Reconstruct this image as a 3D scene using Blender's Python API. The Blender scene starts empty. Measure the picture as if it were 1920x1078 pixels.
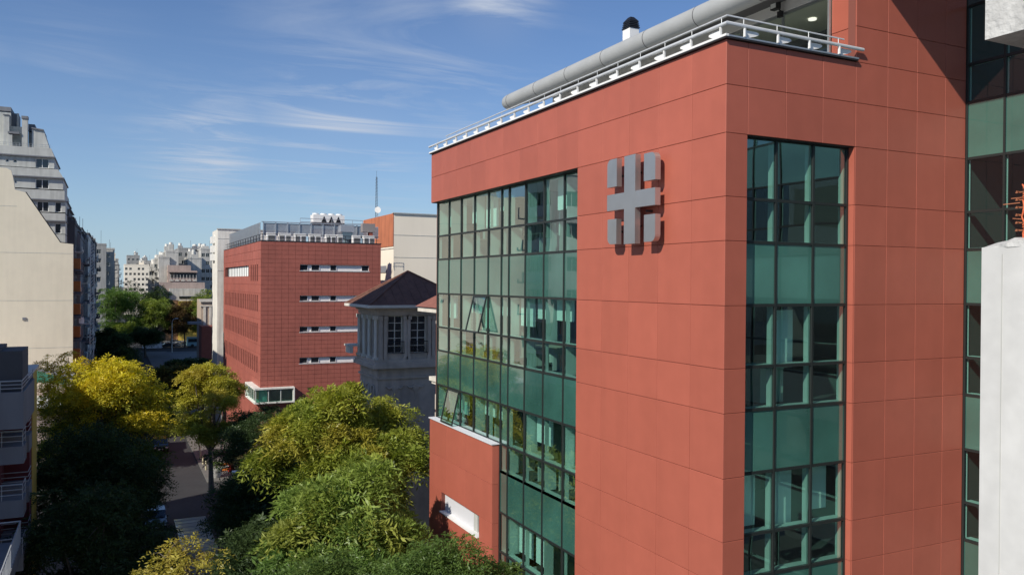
import bpy, math, random
import numpy as np
from mathutils import Vector, Matrix
random.seed(7)
sc = bpy.context.scene
col = sc.collection
# ------------------------------------------------------------------ camera
FPX, CX, CY = 1528.5, 960.0, 539.0
YAW, PITCH, ROLL = math.radians(26.174), math.radians(-0.325), math.radians(0.4033)
_fw = Vector((math.sin(YAW)*math.cos(PITCH), math.cos(YAW)*math.cos(PITCH), math.sin(PITCH)))
_r0 = Vector((math.cos(YAW), -math.sin(YAW), 0)); _u0 = _r0.cross(_fw)
_r = math.cos(ROLL)*_r0 + math.sin(ROLL)*_u0
_u = -math.sin(ROLL)*_r0 + math.cos(ROLL)*_u0
cam = bpy.data.cameras.new('camera'); cam.sensor_width = 36; cam.lens = FPX/1920*36
cam.clip_start = .1; cam.clip_end = 6000
camo = bpy.data.objects.new('camera', cam); col.objects.link(camo)
camo.matrix_world = Matrix(((_r.x, _u.x, -_fw.x, 0), (_r.y, _u.y, -_fw.y, 0), (_r.z, _u.z, -_fw.z, 20), (0, 0, 0, 1)))
sc.camera = camo
# ------------------------------------------------------------------ world, sun, exposure
SUN = Vector((-1, -.47, .80)).normalized()          # towards the sun
SUN_EL = math.asin(SUN.z); SUN_AZ = math.atan2(SUN.x, SUN.y)
w = bpy.data.worlds.new('World'); sc.world = w; w.use_nodes = True
nt = w.node_tree; N = nt.nodes; L = nt.links
for n in list(N): N.remove(n)
def nd(t, **k):
    n = N.new(t)
    for a, b in k.items(): setattr(n, a, b)
    return n
wo = nd('ShaderNodeOutputWorld'); bg = nd('ShaderNodeBackground'); bg.inputs[1].default_value = .075
sky = nd('ShaderNodeTexSky', sky_type='NISHITA', sun_disc=False, sun_elevation=SUN_EL, sun_rotation=SUN_AZ % (2*math.pi),
         altitude=50, air_density=1.0, dust_density=.1, ozone_density=2.0)
tc = nd('ShaderNodeTexCoord'); sep = nd('ShaderNodeSeparateXYZ'); L.new(tc.outputs['Generated'], sep.inputs[0])
def mth(op, a, b=None, c=None, clamp=False):
    n = nd('ShaderNodeMath', operation=op, use_clamp=clamp)
    for i, v in enumerate((a, b, c)):
        if v is None: continue
        if isinstance(v, (int, float)): n.inputs[i].default_value = v
        else: L.new(v, n.inputs[i])
    return n.outputs[0]
# thin cirrus on a flat layer high above: (x/z, y/z) gives it true perspective
zc = mth('MAXIMUM', sep.outputs[2], .02)
px_, py_ = mth('DIVIDE', sep.outputs[0], zc), mth('DIVIDE', sep.outputs[1], zc)
cmb = nd('ShaderNodeCombineXYZ'); L.new(px_, cmb.inputs[0]); L.new(py_, cmb.inputs[1])
mp = nd('ShaderNodeMapping'); mp.inputs['Rotation'].default_value = (0, 0, .55); mp.inputs['Scale'].default_value = (.50, 1.15, 1)
L.new(cmb.outputs[0], mp.inputs[0])
n1 = nd('ShaderNodeTexNoise'); n1.inputs['Scale'].default_value = 1.15; n1.inputs['Detail'].default_value = 9; n1.inputs['Roughness'].default_value = .62; n1.inputs['Distortion'].default_value = .9
L.new(mp.outputs[0], n1.inputs['Vector'])
mp2 = nd('ShaderNodeMapping'); mp2.inputs['Scale'].default_value = (.12, .16, 1); mp2.inputs['Location'].default_value = (3.1, .7, 0); L.new(cmb.outputs[0], mp2.inputs[0])
n2 = nd('ShaderNodeTexNoise'); n2.inputs['Scale'].default_value = 1.6; n2.inputs['Detail'].default_value = 3; L.new(mp2.outputs[0], n2.inputs['Vector'])
# cirrus banks at fixed compass directions and heights
def bank(dx, dy, dz, k):
    d = Vector((dx, dy, dz)).normalized()
    vm = nd('ShaderNodeVectorMath', operation='DOT_PRODUCT'); vm.inputs[1].default_value = d; L.new(tc.outputs['Generated'], vm.inputs[0])
    return mth('POWER', mth('MAXIMUM', vm.outputs['Value'], 0), k)
b = None
for dx, dy, dz, k, g in ((.245, .96, .19, 240, 1.15), (.10, .99, .155, 500, 1.1), (.36, .92, .26, 150, .62), (.41, .89, .335, 700, 1.5), (.20, .96, .30, 260, .30), (-.03, .97, .24, 500, .25), (-.6, .6, .5, 30, .6), (-.8, -.3, .5, 20, .6), (.5, -.7, .5, 20, .6), (-.14, .98, .22, 900, .35)):
    t = mth('MULTIPLY', bank(dx, dy, dz, k), g)
    b = t if b is None else mth('MAXIMUM', b, t)
cov = mth('MULTIPLY', mth('SUBTRACT', n1.outputs[0], .46), 4.4, clamp=True)
cov2 = mth('MULTIPLY', mth('SUBTRACT', n2.outputs[0], .36), 2.0, clamp=True)
alpha = mth('ADD', mth('MULTIPLY', mth('MULTIPLY', cov, b), .8), mth('MULTIPLY', mth('MULTIPLY', b, cov2), .22), clamp=True)
tint = nd('ShaderNodeMix', data_type='RGBA', blend_type='MULTIPLY'); tint.inputs[0].default_value = 1; L.new(sky.outputs[0], tint.inputs[6]); tint.inputs[7].default_value = (.84, 1.06, 1.42, 1)
hz = nd('ShaderNodeMix', data_type='RGBA'); L.new(mth('MULTIPLY', mth('POWER', 2.718, mth('MULTIPLY', mth('MAXIMUM', sep.outputs[2], 0), -8.5)), .85), hz.inputs[0])
L.new(tint.outputs[2], hz.inputs[6]); hz.inputs[7].default_value = (5.6, 7.6, 9.2, 1)
mixc = nd('ShaderNodeMix', data_type='RGBA'); L.new(alpha, mixc.inputs[0]); L.new(hz.outputs[2], mixc.inputs[6]); mixc.inputs[7].default_value = (7.4, 8.2, 9.6, 1)
L.new(mixc.outputs[2], bg.inputs[0]); L.new(bg.outputs[0], wo.inputs[0])
sun = bpy.data.lights.new('sun', 'SUN'); sun.energy = 5.0; sun.angle = math.radians(.5); sun.color = (1, .93, .82)
so = bpy.data.objects.new('sun', sun); col.objects.link(so); so.rotation_euler = SUN.to_track_quat('Z', 'Y').to_euler(); so.location = (-60, -30, 90)
sc.view_settings.view_transform = 'Standard'; sc.view_settings.look = 'None'; sc.view_settings.gamma = 1
sc.view_settings.use_curve_mapping = False; sc.view_settings.exposure = 0
sc.cycles.use_denoising = True; sc.cycles.max_bounces = 8; sc.cycles.transparent_max_bounces = 24; sc.cycles.blur_glossy = 1.0
sc.cycles.sample_clamp_indirect = 6

def at(px, py, Y=None, X=None):
    "world point seen at photograph pixel (px,py) on the plane Y=.. or X=.."
    d = _r*((px-CX)/FPX) + _u*((CY-py)/FPX) + _fw
    t = Y/d.y if Y is not None else X/d.x
    return Vector((d.x*t, d.y*t, 20+d.z*t))

# ------------------------------------------------------------------ materials
MATS = {}
def mat(name, color, rough=.7, metal=0, spec=.5, noise=None, bump=None, rnd=0, emit=None, streak=0, coat=0):
    if name in MATS: return MATS[name]
    m = bpy.data.materials.new(name); m.use_nodes = True; t = m.node_tree; n, l = t.nodes, t.links
    p = n['Principled BSDF']; p.inputs['Roughness'].default_value = rough; p.inputs['Metallic'].default_value = metal
    p.inputs['Specular IOR Level'].default_value = spec; p.inputs['Coat Weight'].default_value = coat
    geo = n.new('ShaderNodeNewGeometry')
    rgb = n.new('ShaderNodeRGB'); rgb.outputs[0].default_value = (*color, 1); out = rgb.outputs[0]
    def mul(fac_socket, lo, hi, out):
        mr = n.new('ShaderNodeMapRange'); l.new(fac_socket, mr.inputs[0]); mr.inputs[3].default_value = lo; mr.inputs[4].default_value = hi
        vm = n.new('ShaderNodeVectorMath'); vm.operation = 'SCALE'; l.new(out, vm.inputs[0]); l.new(mr.outputs[0], vm.inputs['Scale'])
        return vm.outputs[0]
    if noise:
        for sc_, amt in noise:
            tx = n.new('ShaderNodeTexNoise'); tx.inputs['Scale'].default_value = sc_; tx.inputs['Detail'].default_value = 5; l.new(geo.outputs['Position'], tx.inputs['Vector'])
            mr = n.new('ShaderNodeMapRange'); l.new(tx.outputs[0], mr.inputs[0]); mr.inputs[1].default_value = .3; mr.inputs[2].default_value = .7
            out = mul(mr.outputs[0], 1-amt, 1+amt*.6, out)
    if streak:   # rain-washed vertical dirt
        mpn = n.new('ShaderNodeMapping'); mpn.inputs['Scale'].default_value = (1.6, 1.6, .12); l.new(geo.outputs['Position'], mpn.inputs[0])
        tx = n.new('ShaderNodeTexNoise'); tx.inputs['Scale'].default_value = 1.5; tx.inputs['Detail'].default_value = 6; l.new(mpn.outputs[0], tx.inputs['Vector'])
        mr = n.new('ShaderNodeMapRange'); l.new(tx.outputs[0], mr.inputs[0]); mr.inputs[1].default_value = .4; mr.inputs[2].default_value = .75
        out = mul(mr.outputs[0], 1, 1-streak, out)
    if rnd:
        oi = n.new('ShaderNodeObjectInfo'); out = mul(oi.outputs['Random'], 1-rnd, 1+rnd, out)
    l.new(out, p.inputs['Base Color'])
    if bump:
        tx = n.new('ShaderNodeTexNoise'); tx.inputs['Scale'].default_value = bump[0]; tx.inputs['Detail'].default_value = 4; l.new(geo.outputs['Position'], tx.inputs['Vector'])
        bp = n.new('ShaderNodeBump'); bp.inputs['Strength'].default_value = bump[1]; bp.inputs['Distance'].default_value = bump[2]; l.new(tx.outputs[0], bp.inputs['Height']); l.new(bp.outputs[0], p.inputs['Normal'])
    if emit: p.inputs['Emission Color'].default_value = (*emit[0], 1); p.inputs['Emission Strength'].default_value = emit[1]
    MATS[name] = m; return m
def glass(name, tint, refl=(.08, 4), rough=0.0, dirt=0):
    m = bpy.data.materials.new(name); m.use_nodes = True; t = m.node_tree; n, l = t.nodes, t.links
    n.remove(n['Principled BSDF']); o = n['Material Output']
    tr = n.new('ShaderNodeBsdfTransparent'); tr.inputs[0].default_value = (*tint, 1)
    gl = n.new('ShaderNodeBsdfGlossy'); gl.inputs['Roughness'].default_value = rough; gl.inputs[0].default_value = (.93, 1, .97, 1)
    lw = n.new('ShaderNodeLayerWeight'); lw.inputs[0].default_value = .5     # two-sided Schlick reflectance
    pw = n.new('ShaderNodeMath'); pw.operation = 'POWER'; l.new(lw.outputs['Facing'], pw.inputs[0]); pw.inputs[1].default_value = refl[1]
    ad = n.new('ShaderNodeMath'); ad.operation = 'MULTIPLY_ADD'; ad.use_clamp = True; l.new(pw.outputs[0], ad.inputs[0]); ad.inputs[1].default_value = 1-refl[0]; ad.inputs[2].default_value = refl[0]
    geo = n.new('ShaderNodeNewGeometry'); tx = n.new('ShaderNodeTexNoise'); tx.inputs['Scale'].default_value = .55; tx.inputs['Detail'].default_value = 1; l.new(geo.outputs['Position'], tx.inputs['Vector'])
    bp = n.new('ShaderNodeBump'); bp.inputs['Strength'].default_value = .12; bp.inputs['Distance'].default_value = .05; l.new(tx.outputs[0], bp.inputs['Height']); l.new(bp.outputs[0], gl.inputs['Normal'])
    mx = n.new('ShaderNodeMixShader'); l.new(ad.outputs[0], mx.inputs[0]); l.new(tr.outputs[0], mx.inputs[1]); l.new(gl.outputs[0], mx.inputs[2])
    l.new(mx.outputs[0], o.inputs[0]); MATS[name] = m; return m
TERRA = mat('terracotta_panel', (.395, .110, .073), .45, spec=.3, noise=[(.35, .06), (2.2, .04)], rnd=.05, streak=.05)
TERRA_BACK = mat('joint_backing', (.20, .062, .045), .9)
TERRA2 = mat('terracotta_tile', (.36, .108, .078), .6, noise=[(.3, .12), (1.7, .10)])
GLASS = glass('green_glass', (.60, .90, .82), (.20, 2.4))
WINGG = glass('wing_glass', (.55, .80, .74), (.07, 4.2))
CLEAR = glass('clear_glass', (.85, .90, .88), (.06, 4.5))
SPAN = mat('teal_spandrel_glass', (.046, .145, .116), .10, spec=.8, noise=[(.45, .35)], rnd=.12, coat=1.0)
SPAN.node_tree.nodes['Principled BSDF'].inputs['Coat IOR'].default_value = 1.9
SPAN.node_tree.nodes['Principled BSDF'].inputs['Coat Roughness'].default_value = .02
FRAME = mat('dark_green_frame', (.028, .034, .033), .4, metal=.3)
FIN = mat('pale_inner_mullion', (.50, .55, .53), .5)
STEEL = mat('brushed_steel', (.52, .52, .51), .38, metal=.78, noise=[(1.2, .08)], bump=(30, .05, .01))
STEELD = mat('sign_side_steel', (.62, .60, .60), .38, metal=1)
WHITE = mat('white_paint', (.78, .78, .76), .55, noise=[(1.5, .05)])
WHITEW = mat('weathered_white_wall', (.80, .78, .71), .85, noise=[(.25, .10), (1.5, .07)], streak=.30)
CREAM = mat('cream_render', (.76, .69, .54), .9, noise=[(.12, .05), (1.2, .03)], streak=.05)
CREAM2 = mat('pale_cream_render', (.86, .78, .64), .9, noise=[(.2, .04)], streak=.03)
ORANGE = mat('rusty_orange_render', (.50, .17, .08), .85, noise=[(.6, .12)], streak=.35)
GREYW = mat('pale_grey_render', (.52, .53, .50), .85, noise=[(.2, .10), (1.4, .08)], streak=.22)
GREYD = mat('grey_render', (.20, .21, .23), .85, noise=[(.3, .12)], streak=.15)
DARKW = mat('dark_render', (.075, .080, .090), .85, noise=[(.3, .15)])
PINKW = mat('faded_pink_render', (.42, .33, .29), .9, noise=[(.3, .12)], streak=.2)
YELLOW = mat('yellow_render', (.62, .42, .07), .85, noise=[(.4, .12)], streak=.2)
MAROON = mat('maroon_render', (.12, .022, .03), .8)
BRICKR = mat('red_brick_wall', (.30, .085, .055), .9, noise=[(1.5, .15)])
STONE = mat('mansion_stone', (.52, .45, .385), .85, noise=[(.8, .14), (4, .08)], streak=.25, bump=(9, .3, .03))
STONEL = mat('mansion_trim_stone', (.68, .64, .56), .8, noise=[(2, .08)], streak=.15)
ROOFT = mat('brown_metal_roof', (.19, .085, .055), .75, noise=[(.7, .2), (5, .15)], streak=.25)
CONC = mat('fresh_plaster_column', (.57, .57, .55), .85, noise=[(.9, .08), (5, .06)], bump=(3, .25, .02), streak=.08)
CONCR = mat('rough_concrete', (.50, .50, .48), .9, noise=[(2, .22), (9, .12)], bump=(12, .7, .04))
GALV = mat('galvanised_steel', (.52, .54, .55), .42, metal=.75, noise=[(6, .10)])
RAILM = mat('pale_galvanised_rail', (.66, .68, .69), .45, metal=.25, noise=[(6, .08)])
TUBE = mat('grey_painted_tube', (.36, .37, .365), .55, noise=[(1.5, .06)])
SOFFIT = mat('dark_soffit', (.10, .10, .105), .8)
COPING = mat('black_coping', (.03, .03, .032), .5)
RUST = mat('rusty_rebar', (.36, .13, .06), .8, noise=[(9, .3)])
REDNET = mat('orange_safety_net', (.62, .14, .05), .7)
DGLASS = mat('dark_window_glass', (.018, .022, .028), .05, spec=.9)
BGLASS = mat('blue_grey_window_glass', (.05, .07, .085), .08, spec=.8)
BLIND = mat('white_roller_blind', (.80, .82, .80), .8)
IWALL = mat('interior_white_wall', (.50, .52, .50), .8)
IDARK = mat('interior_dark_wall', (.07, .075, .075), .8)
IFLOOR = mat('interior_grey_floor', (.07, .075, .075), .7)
ICEIL = mat('interior_ceiling', (.34, .36, .34), .85)
BLACK = mat('black_plastic', (.012, .012, .013), .45)
WOODL = mat('pale_desk_top', (.50, .46, .38), .5)
ASPH = mat('asphalt', (.040, .040, .042), .85, noise=[(.25, .2), (3, .15)], bump=(25, .3, .01))
PAVE = mat('grey_paving', (.15, .143, .132), .85, noise=[(.5, .15), (3, .1)])
PAINTW = mat('road_paint', (.40, .40, .38), .7, noise=[(4, .3)])
GRND = mat('city_ground', (.17, .165, .155), .9, noise=[(.1, .2)])
BARK = mat('grey_brown_bark', (.115, .095, .078), .9, noise=[(6, .3)], bump=(18, .6, .03))
GREENNET = mat('green_shade_net', (.03, .20, .12), .8)
LAMP = mat('lit_downlight', (.9, .9, .85), .5, emit=((1, .96, .85), 1.2))
LOUV = mat('grey_louvre', (.40, .42, .45), .5, metal=.5)
IRON = mat('dark_iron', (.025, .025, .028), .5)
OWOOD = mat('orange_screen', (.46, .18, .05), .7, noise=[(1.5, .12)])
RUBBER = mat('tyre_rubber', (.02, .02, .02), .8)

# ------------------------------------------------------------------ mesh building
class MB:
    def __init__(s): s.v = []; s.f = []; s.m = []; s.cur = 0
    def mi(s, i): s.cur = i; return s
    def add(s, vs, fs):
        k = len(s.v); s.v += [tuple(p) for p in vs]; s.f += [tuple(k+i for i in f) for f in fs]; s.m += [s.cur]*len(fs); return s
    def box(s, x0, x1, y0, y1, z0, z1):
        if x1 < x0: x0, x1 = x1, x0
        if y1 < y0: y0, y1 = y1, y0
        if z1 < z0: z0, z1 = z1, z0
        return s.add([(x0,y0,z0),(x1,y0,z0),(x1,y1,z0),(x0,y1,z0),(x0,y0,z1),(x1,y0,z1),(x1,y1,z1),(x0,y1,z1)],
                     [(0,3,2,1),(4,5,6,7),(0,1,5,4),(1,2,6,5),(2,3,7,6),(3,0,4,7)])
    def prism(s, poly, ax, a, b):
        "poly in the two other axes, extruded along ax from a to b"
        n = len(poly)
        def P(p, t): return {'x': (t, p[0], p[1]), 'y': (p[0], t, p[1]), 'z': (p[0], p[1], t)}[ax]
        area = sum(poly[i][0]*poly[(i+1) % n][1]-poly[(i+1) % n][0]*poly[i][1] for i in range(n))
        flip = (area > 0) == (ax == 'y')
        fs = [tuple(range(n))[::-1], tuple(range(n, 2*n))] + [(i, (i+1) % n, n+(i+1) % n, n+i) for i in range(n)]
        if flip: fs = [f[::-1] for f in fs]
        return s.add([P(p, a) for p in poly]+[P(p, b) for p in poly], fs)
    def tube(s, pts, r, n=8, cap=True):
        pts = [Vector(p) for p in pts]; rs = r if isinstance(r, (list, tuple)) else [r]*len(pts); vs = []; up = None
        for i, p in enumerate(pts):
            d = (pts[min(i+1, len(pts)-1)]-pts[max(i-1, 0)]).normalized()
            if up is None: up = Vector((0, 0, 1)) if abs(d.z) < .9 else Vector((0, 1, 0))
            a = d.cross(up).normalized(); b_ = a.cross(d); up = b_
            vs += [p + rs[i]*(math.cos(2*math.pi*k/n)*a + math.sin(2*math.pi*k/n)*b_) for k in range(n)]
        fs = [(i*n+k, i*n+(k+1) % n, (i+1)*n+(k+1) % n, (i+1)*n+k) for i in range(len(pts)-1) for k in range(n)]
        if cap: fs += [tuple(range(n))[::-1], tuple(range((len(pts)-1)*n, len(pts)*n))]
        return s.add(vs, fs)
    def wall(s, o, u, W, H, ops, depth, n):
        "wall face from o along unit u, up z, with recessed openings (u0,u1,v0,v1); n = outward normal"
        o, u, n = Vector(o), Vector(u), Vector(n); z = Vector((0, 0, 1))
        us = sorted({0, W, *[x for q in ops for x in q[:2]]}); vs = sorted({0, H, *[x for q in ops for x in q[2:4]]})
        fl = u.cross(z).dot(n) < 0
        def q4(a, b_, c, d): s.add([a, b_, c, d], [(3, 2, 1, 0) if fl else (0, 1, 2, 3)])
        for i in range(len(us)-1):
            for j in range(len(vs)-1):
                a, b_, c, d = us[i], us[i+1], vs[j], vs[j+1]; mu, mv = (a+b_)/2, (c+d)/2
                if any(p[0] < mu < p[1] and p[2] < mv < p[3] for p in ops): continue
                q4(o+u*a+z*c, o+u*b_+z*c, o+u*b_+z*d, o+u*a+z*d)
        k = -n*depth
        for a, b_, c, d in [p[:4] for p in ops]:
            A, B, Cc, D = o+u*a+z*c, o+u*b_+z*c, o+u*b_+z*d, o+u*a+z*d
            for p, r in ((A, B), (B, Cc), (Cc, D), (D, A)): q4(r, p, p+k, r+k)
        return s
    def build(s, name, mats, parent=None, smooth=False, mesh_only=False, org=None):
        off = org if org is not None else origin(parent)
        me = bpy.data.meshes.new(name)
        me.from_pydata([(x-off[0], y-off[1], z-off[2]) for x, y, z in s.v], [], s.f)
        for m in (mats if isinstance(mats, (list, tuple)) else [mats]): me.materials.append(m)
        if len(me.materials) > 1: me.polygons.foreach_set('material_index', s.m)
        if smooth:
            me.polygons.foreach_set('use_smooth', [True]*len(me.polygons)); me.set_sharp_from_angle(angle=math.radians(40))
        me.update()
        if mesh_only: return me
        ob = bpy.data.objects.new(name, me); col.objects.link(ob)
        if parent is not None: ob.parent = parent
        elif org is not None: ob.location = org
        return ob
def origin(p):
    v = Vector((0, 0, 0))
    while p is not None: v += p.location; p = p.parent
    return v
def thing(name, label, cat, loc=(0, 0, 0), group=None):
    o = bpy.data.objects.new(name, None); col.objects.link(o); o.location = loc; o.empty_display_size = .3
    o['label'] = label; o['category'] = cat
    if group: o['group'] = group
    return o
def tag(o, label, cat, group=None):
    o['label'] = label; o['category'] = cat
    if group: o['group'] = group
    return o
def place(name, me, loc, parent=None, rot=None):
    o = bpy.data.objects.new(name, me); col.objects.link(o)
    if parent is not None: o.parent = parent; loc = Vector(loc)-origin(parent)
    o.location = loc
    if rot: o.rotation_euler = rot
    return o
def struct(o): o['kind'] = 'structure'; return o
def copy_tree(o, parent=None):
    c = o.copy(); col.objects.link(c)
    if parent is not None: c.parent = parent
    for ch in o.children: copy_tree(ch, c)
    return c

# ------------------------------------------------------------------ ground and street
struct(MB().box(-1500, 1500, -300, 2500, -.6, -.03).build('ground', GRND))
m = MB(); m.box(-.3, 8.6, -40, 700, -.02, 0.0); m.box(-200, -.3, 76.5, 85.5, -.02, 0); m.box(8.6, 200, 76.5, 85.5, -.02, 0); m.box(-300, -.3, 248, 288, -.02, 0); m.box(8.6, 300, 248, 288, -.02, 0)
struct(m.build('road', ASPH))
def pavement(x0, x1, y0, y1): struct(MB().box(x0, x1, y0, y1, -.02, .13).build('pavement', PAVE))
pavement(-3.6, -.3, -40, 76.5); pavement(8.6, 14.2, -40, 76.5); pavement(-4.2, -.3, 85.5, 248); pavement(8.6, 14.0, 85.5, 248); pavement(14.0, 40, 85.5, 87.6); pavement(-30, -3.6, 74, 76.5); pavement(14.2, 40, 73.5, 76.5)
m = MB()
for k in range(14): m.box(4.1, 4.22, 20+k*3.6, 22+k*3.6, .004, .008)
for k in range(30): m.box(4.1, 4.22, 92+k*5, 94.6+k*5, .004, .008)
struct(m.build('road_markings', PAINTW))

# ------------------------------------------------------------------ red clinic building (main)
XF, YF, YN = 12.38, 14.35, 33.16
ZS = [25.507, 24.499, 23.415, 21.982, 20.983, 19.515, 18.082, 17.08, 15.611, 14.179, 13.179, 11.71, 10.28, 9.28, 7.81, 6.38, 5.38, 3.91]
YC = [14.35, 15.55, 16.86, 18.17, 19.47, 20.85, 22.1, 23.4, 24.7, 26.0, 27.45, 28.9, 30.33, 31.75, 33.16]
XC = [12.38, 13.02, 14.18, 15.36, 16.47, 17.6, 18.7, 19.8, 20.63]
YM = [33.10, 31.79, 30.47, 29.12, 27.82, 26.67, 26.05, 24.77, 23.44, 22.12, 20.87]
clinic = thing('clinic_building', 'large terracotta-panelled building with green curtain glazing, filling the right half', 'building', (XF, YF, 0))
GAP = .010
_pm = {}
def panel_mesh(w_, h, ax):
    k = (round(w_, 3), round(h, 3), ax)
    if k not in _pm:
        m = MB(); a, b_ = w_/2-GAP/2, h/2-GAP/2; e = .006; t = .03; ro = []
        # slightly chamfered slab; outer face at 0, body behind
        if ax == 'x':
            V = [(t,-a,-b_),(t,a,-b_),(t,a,b_),(t,-a,b_),(e,-a,-b_),(e,a,-b_),(e,a,b_),(e,-a,b_),(0,-a+e,-b_+e),(0,a-e,-b_+e),(0,a-e,b_-e),(0,-a+e,b_-e)]
            F = [(11,10,9,8),(8,9,5,4),(9,10,6,5),(10,11,7,6),(11,8,4,7),(4,5,1,0),(5,6,2,1),(6,7,3,2),(7,4,0,3)]
            F = [f[::-1] for f in F]; F = [f[::-1] for f in F]
        else:
            V = [(-a,t,-b_),(a,t,-b_),(a,t,b_),(-a,t,b_),(-a,e,-b_),(a,e,-b_),(a,e,b_),(-a,e,b_),(-a+e,0,-b_+e),(a-e,0,-b_+e),(a-e,0,b_-e),(-a+e,0,b_-e)]
            F = [(8,9,10,11),(4,5,9,8),(5,6,10,9),(6,7,11,10),(7,4,8,11),(0,1,5,4),(1,2,6,5),(2,3,7,6),(3,0,4,7)]
        m.add(V, F); _pm[k] = m.build('panel', TERRA, mesh_only=True, org=(0, 0, 0))
    return _pm[k]
_rp = random.Random(3)
def panelx(X, y0, y1, z0, z1): # faces -x
    return place('panel', panel_mesh(y1-y0, z1-z0, 'x'), (X+_rp.uniform(0, .003), (y0+y1)/2, (z0+z1)/2), clinic)
def panely(Y, x0, x1, z0, z1):
    return place('panel', panel_mesh(x1-x0, z1-z0, 'y'), ((x0+x1)/2, Y+_rp.uniform(0, .003), (z0+z1)/2), clinic)
NB = 14
for i in range(len(YC)-1):
    for j in range(NB):
        if i >= 5 and j >= 2: continue
        panelx(XF, YC[i], YC[i+1], ZS[j+1], ZS[j])
for i in range(8):
    for j in range(NB):
        if 1 <= i <= 3 and j >= 2: continue
        panely(YF, XC[i], XC[i+1], ZS[j+1], ZS[j])
ZU = [25.507, 26.39, 27.86, 28.9]
for i in range(4, 8):
    for j in range(3): panely(YF, XC[i], XC[i+1], ZU[j], ZU[j+1])
for j in range(3): panelx(16.47, YF+.03, 15.13, ZU[j], ZU[j+1])
# low volume in front of the glazing
LV = [14.13, 12.70, 11.27, 10.45, 9.0, 7.6]
LY = [26.71, 29.2, 31.2, 33.16]
for i in range(3):
    for j in range(5):
        y0, y1, z1, z0 = LY[i], LY[i+1], LV[j], LV[j+1]
        if j == 2:
            if i == 0: panelx(XF, 26.71, 27.86, z0, z1)
            if i == 2: panelx(XF, 31.75, 33.16, z0, z1)
            continue
        panelx(XF, y0, y1, z0, z1)
for j in range(5): panely(26.71, XF+.03, 12.66, LV[j+1], LV[j])
# panels below the sight line and the backing walls
m = MB()
m.box(12.41, 12.66, 14.38, 20.80, 0, 25.50); m.box(12.41, 12.66, 20.80, 33.12, 23.44, 25.50)
m.box(12.41, 12.655, 26.74, 31.75-3.89, 0, 14.12); m.box(12.41, 12.655, 27.86, 31.75, 0, 10.45); m.box(12.41, 12.655, 27.86, 31.75, 11.27, 14.12); m.box(12.41, 12.655, 31.75, 33.12, 0, 14.12)
m.box(12.66, 13.02, 14.38, 14.60, 0, 25.50); m.box(13.02, 16.47, 14.38, 14.60, 23.44, 25.5); m.box(16.469, 20.64, 14.38, 14.60, 0, 29.2)
m.box(16.50, 16.9, 14.60, 15.10, 25.4, 29.2); m.box(12.70, 24, 33.12, 33.30, 0, 25.5)
m.build('backing_wall', TERRA_BACK, clinic)
# bright jamb of the tall window (faces the street) and head
m = MB(); 
for j in range(2, NB): m.box(16.452, 16.468, 14.365, 14.60, ZS[j+1]+.006, ZS[j]-.006)
m.build('window_reveal', TERRA, clinic)
MB().box(13.02, 16.47, 14.40, 14.62, 23.405, 23.43).build('window_head', COPING, clinic)
MB().box(12.42, 12.72, 20.87, 33.14, 23.405, 23.43).build('window_head', COPING, clinic)
# coping and parapet cap
m = MB(); m.box(12.30, 12.72, 14.27, 33.20, 25.515, 25.545); m.box(12.72, 16.47, 14.27, 14.7, 25.515, 25.545); m.build('coping', COPING, clinic)
m = MB(); m.box(12.285, 12.37, 14.262, 33.22, 25.548, 25.60); m.build('coping_edge', WHITE, clinic); MB().box(12.37, 16.47, 14.262, 14.33, 25.548, 25.585).build('coping_edge', GALV, clinic)
# sill cap of the low volume
MB().box(12.33, 12.67, 26.68, 33.19, 14.145, 14.185).build('parapet_cap', mat('pale_grey_cap', (.60, .61, .64), .6), clinic)
# slot in the low volume: sill, back panel, little window
m = MB(); m.box(12.30, 12.66, 27.86, 31.75, 10.452, 10.50); m.build('sill', WHITE, clinic)
MB().box(12.56, 12.65, 28.7, 31.75, 10.5, 11.27).build('slot_panel', mat('pale_grey_cap', (.60, .61, .64), .6), clinic)
MB().box(12.60, 12.65, 27.86, 28.35, 10.5, 11.27).build('slot_pane', DGLASS, clinic)
MB().box(12.54, 12.65, 28.35, 28.7, 10.5, 11.27).build('slot_post', GREYW, clinic)
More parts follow.
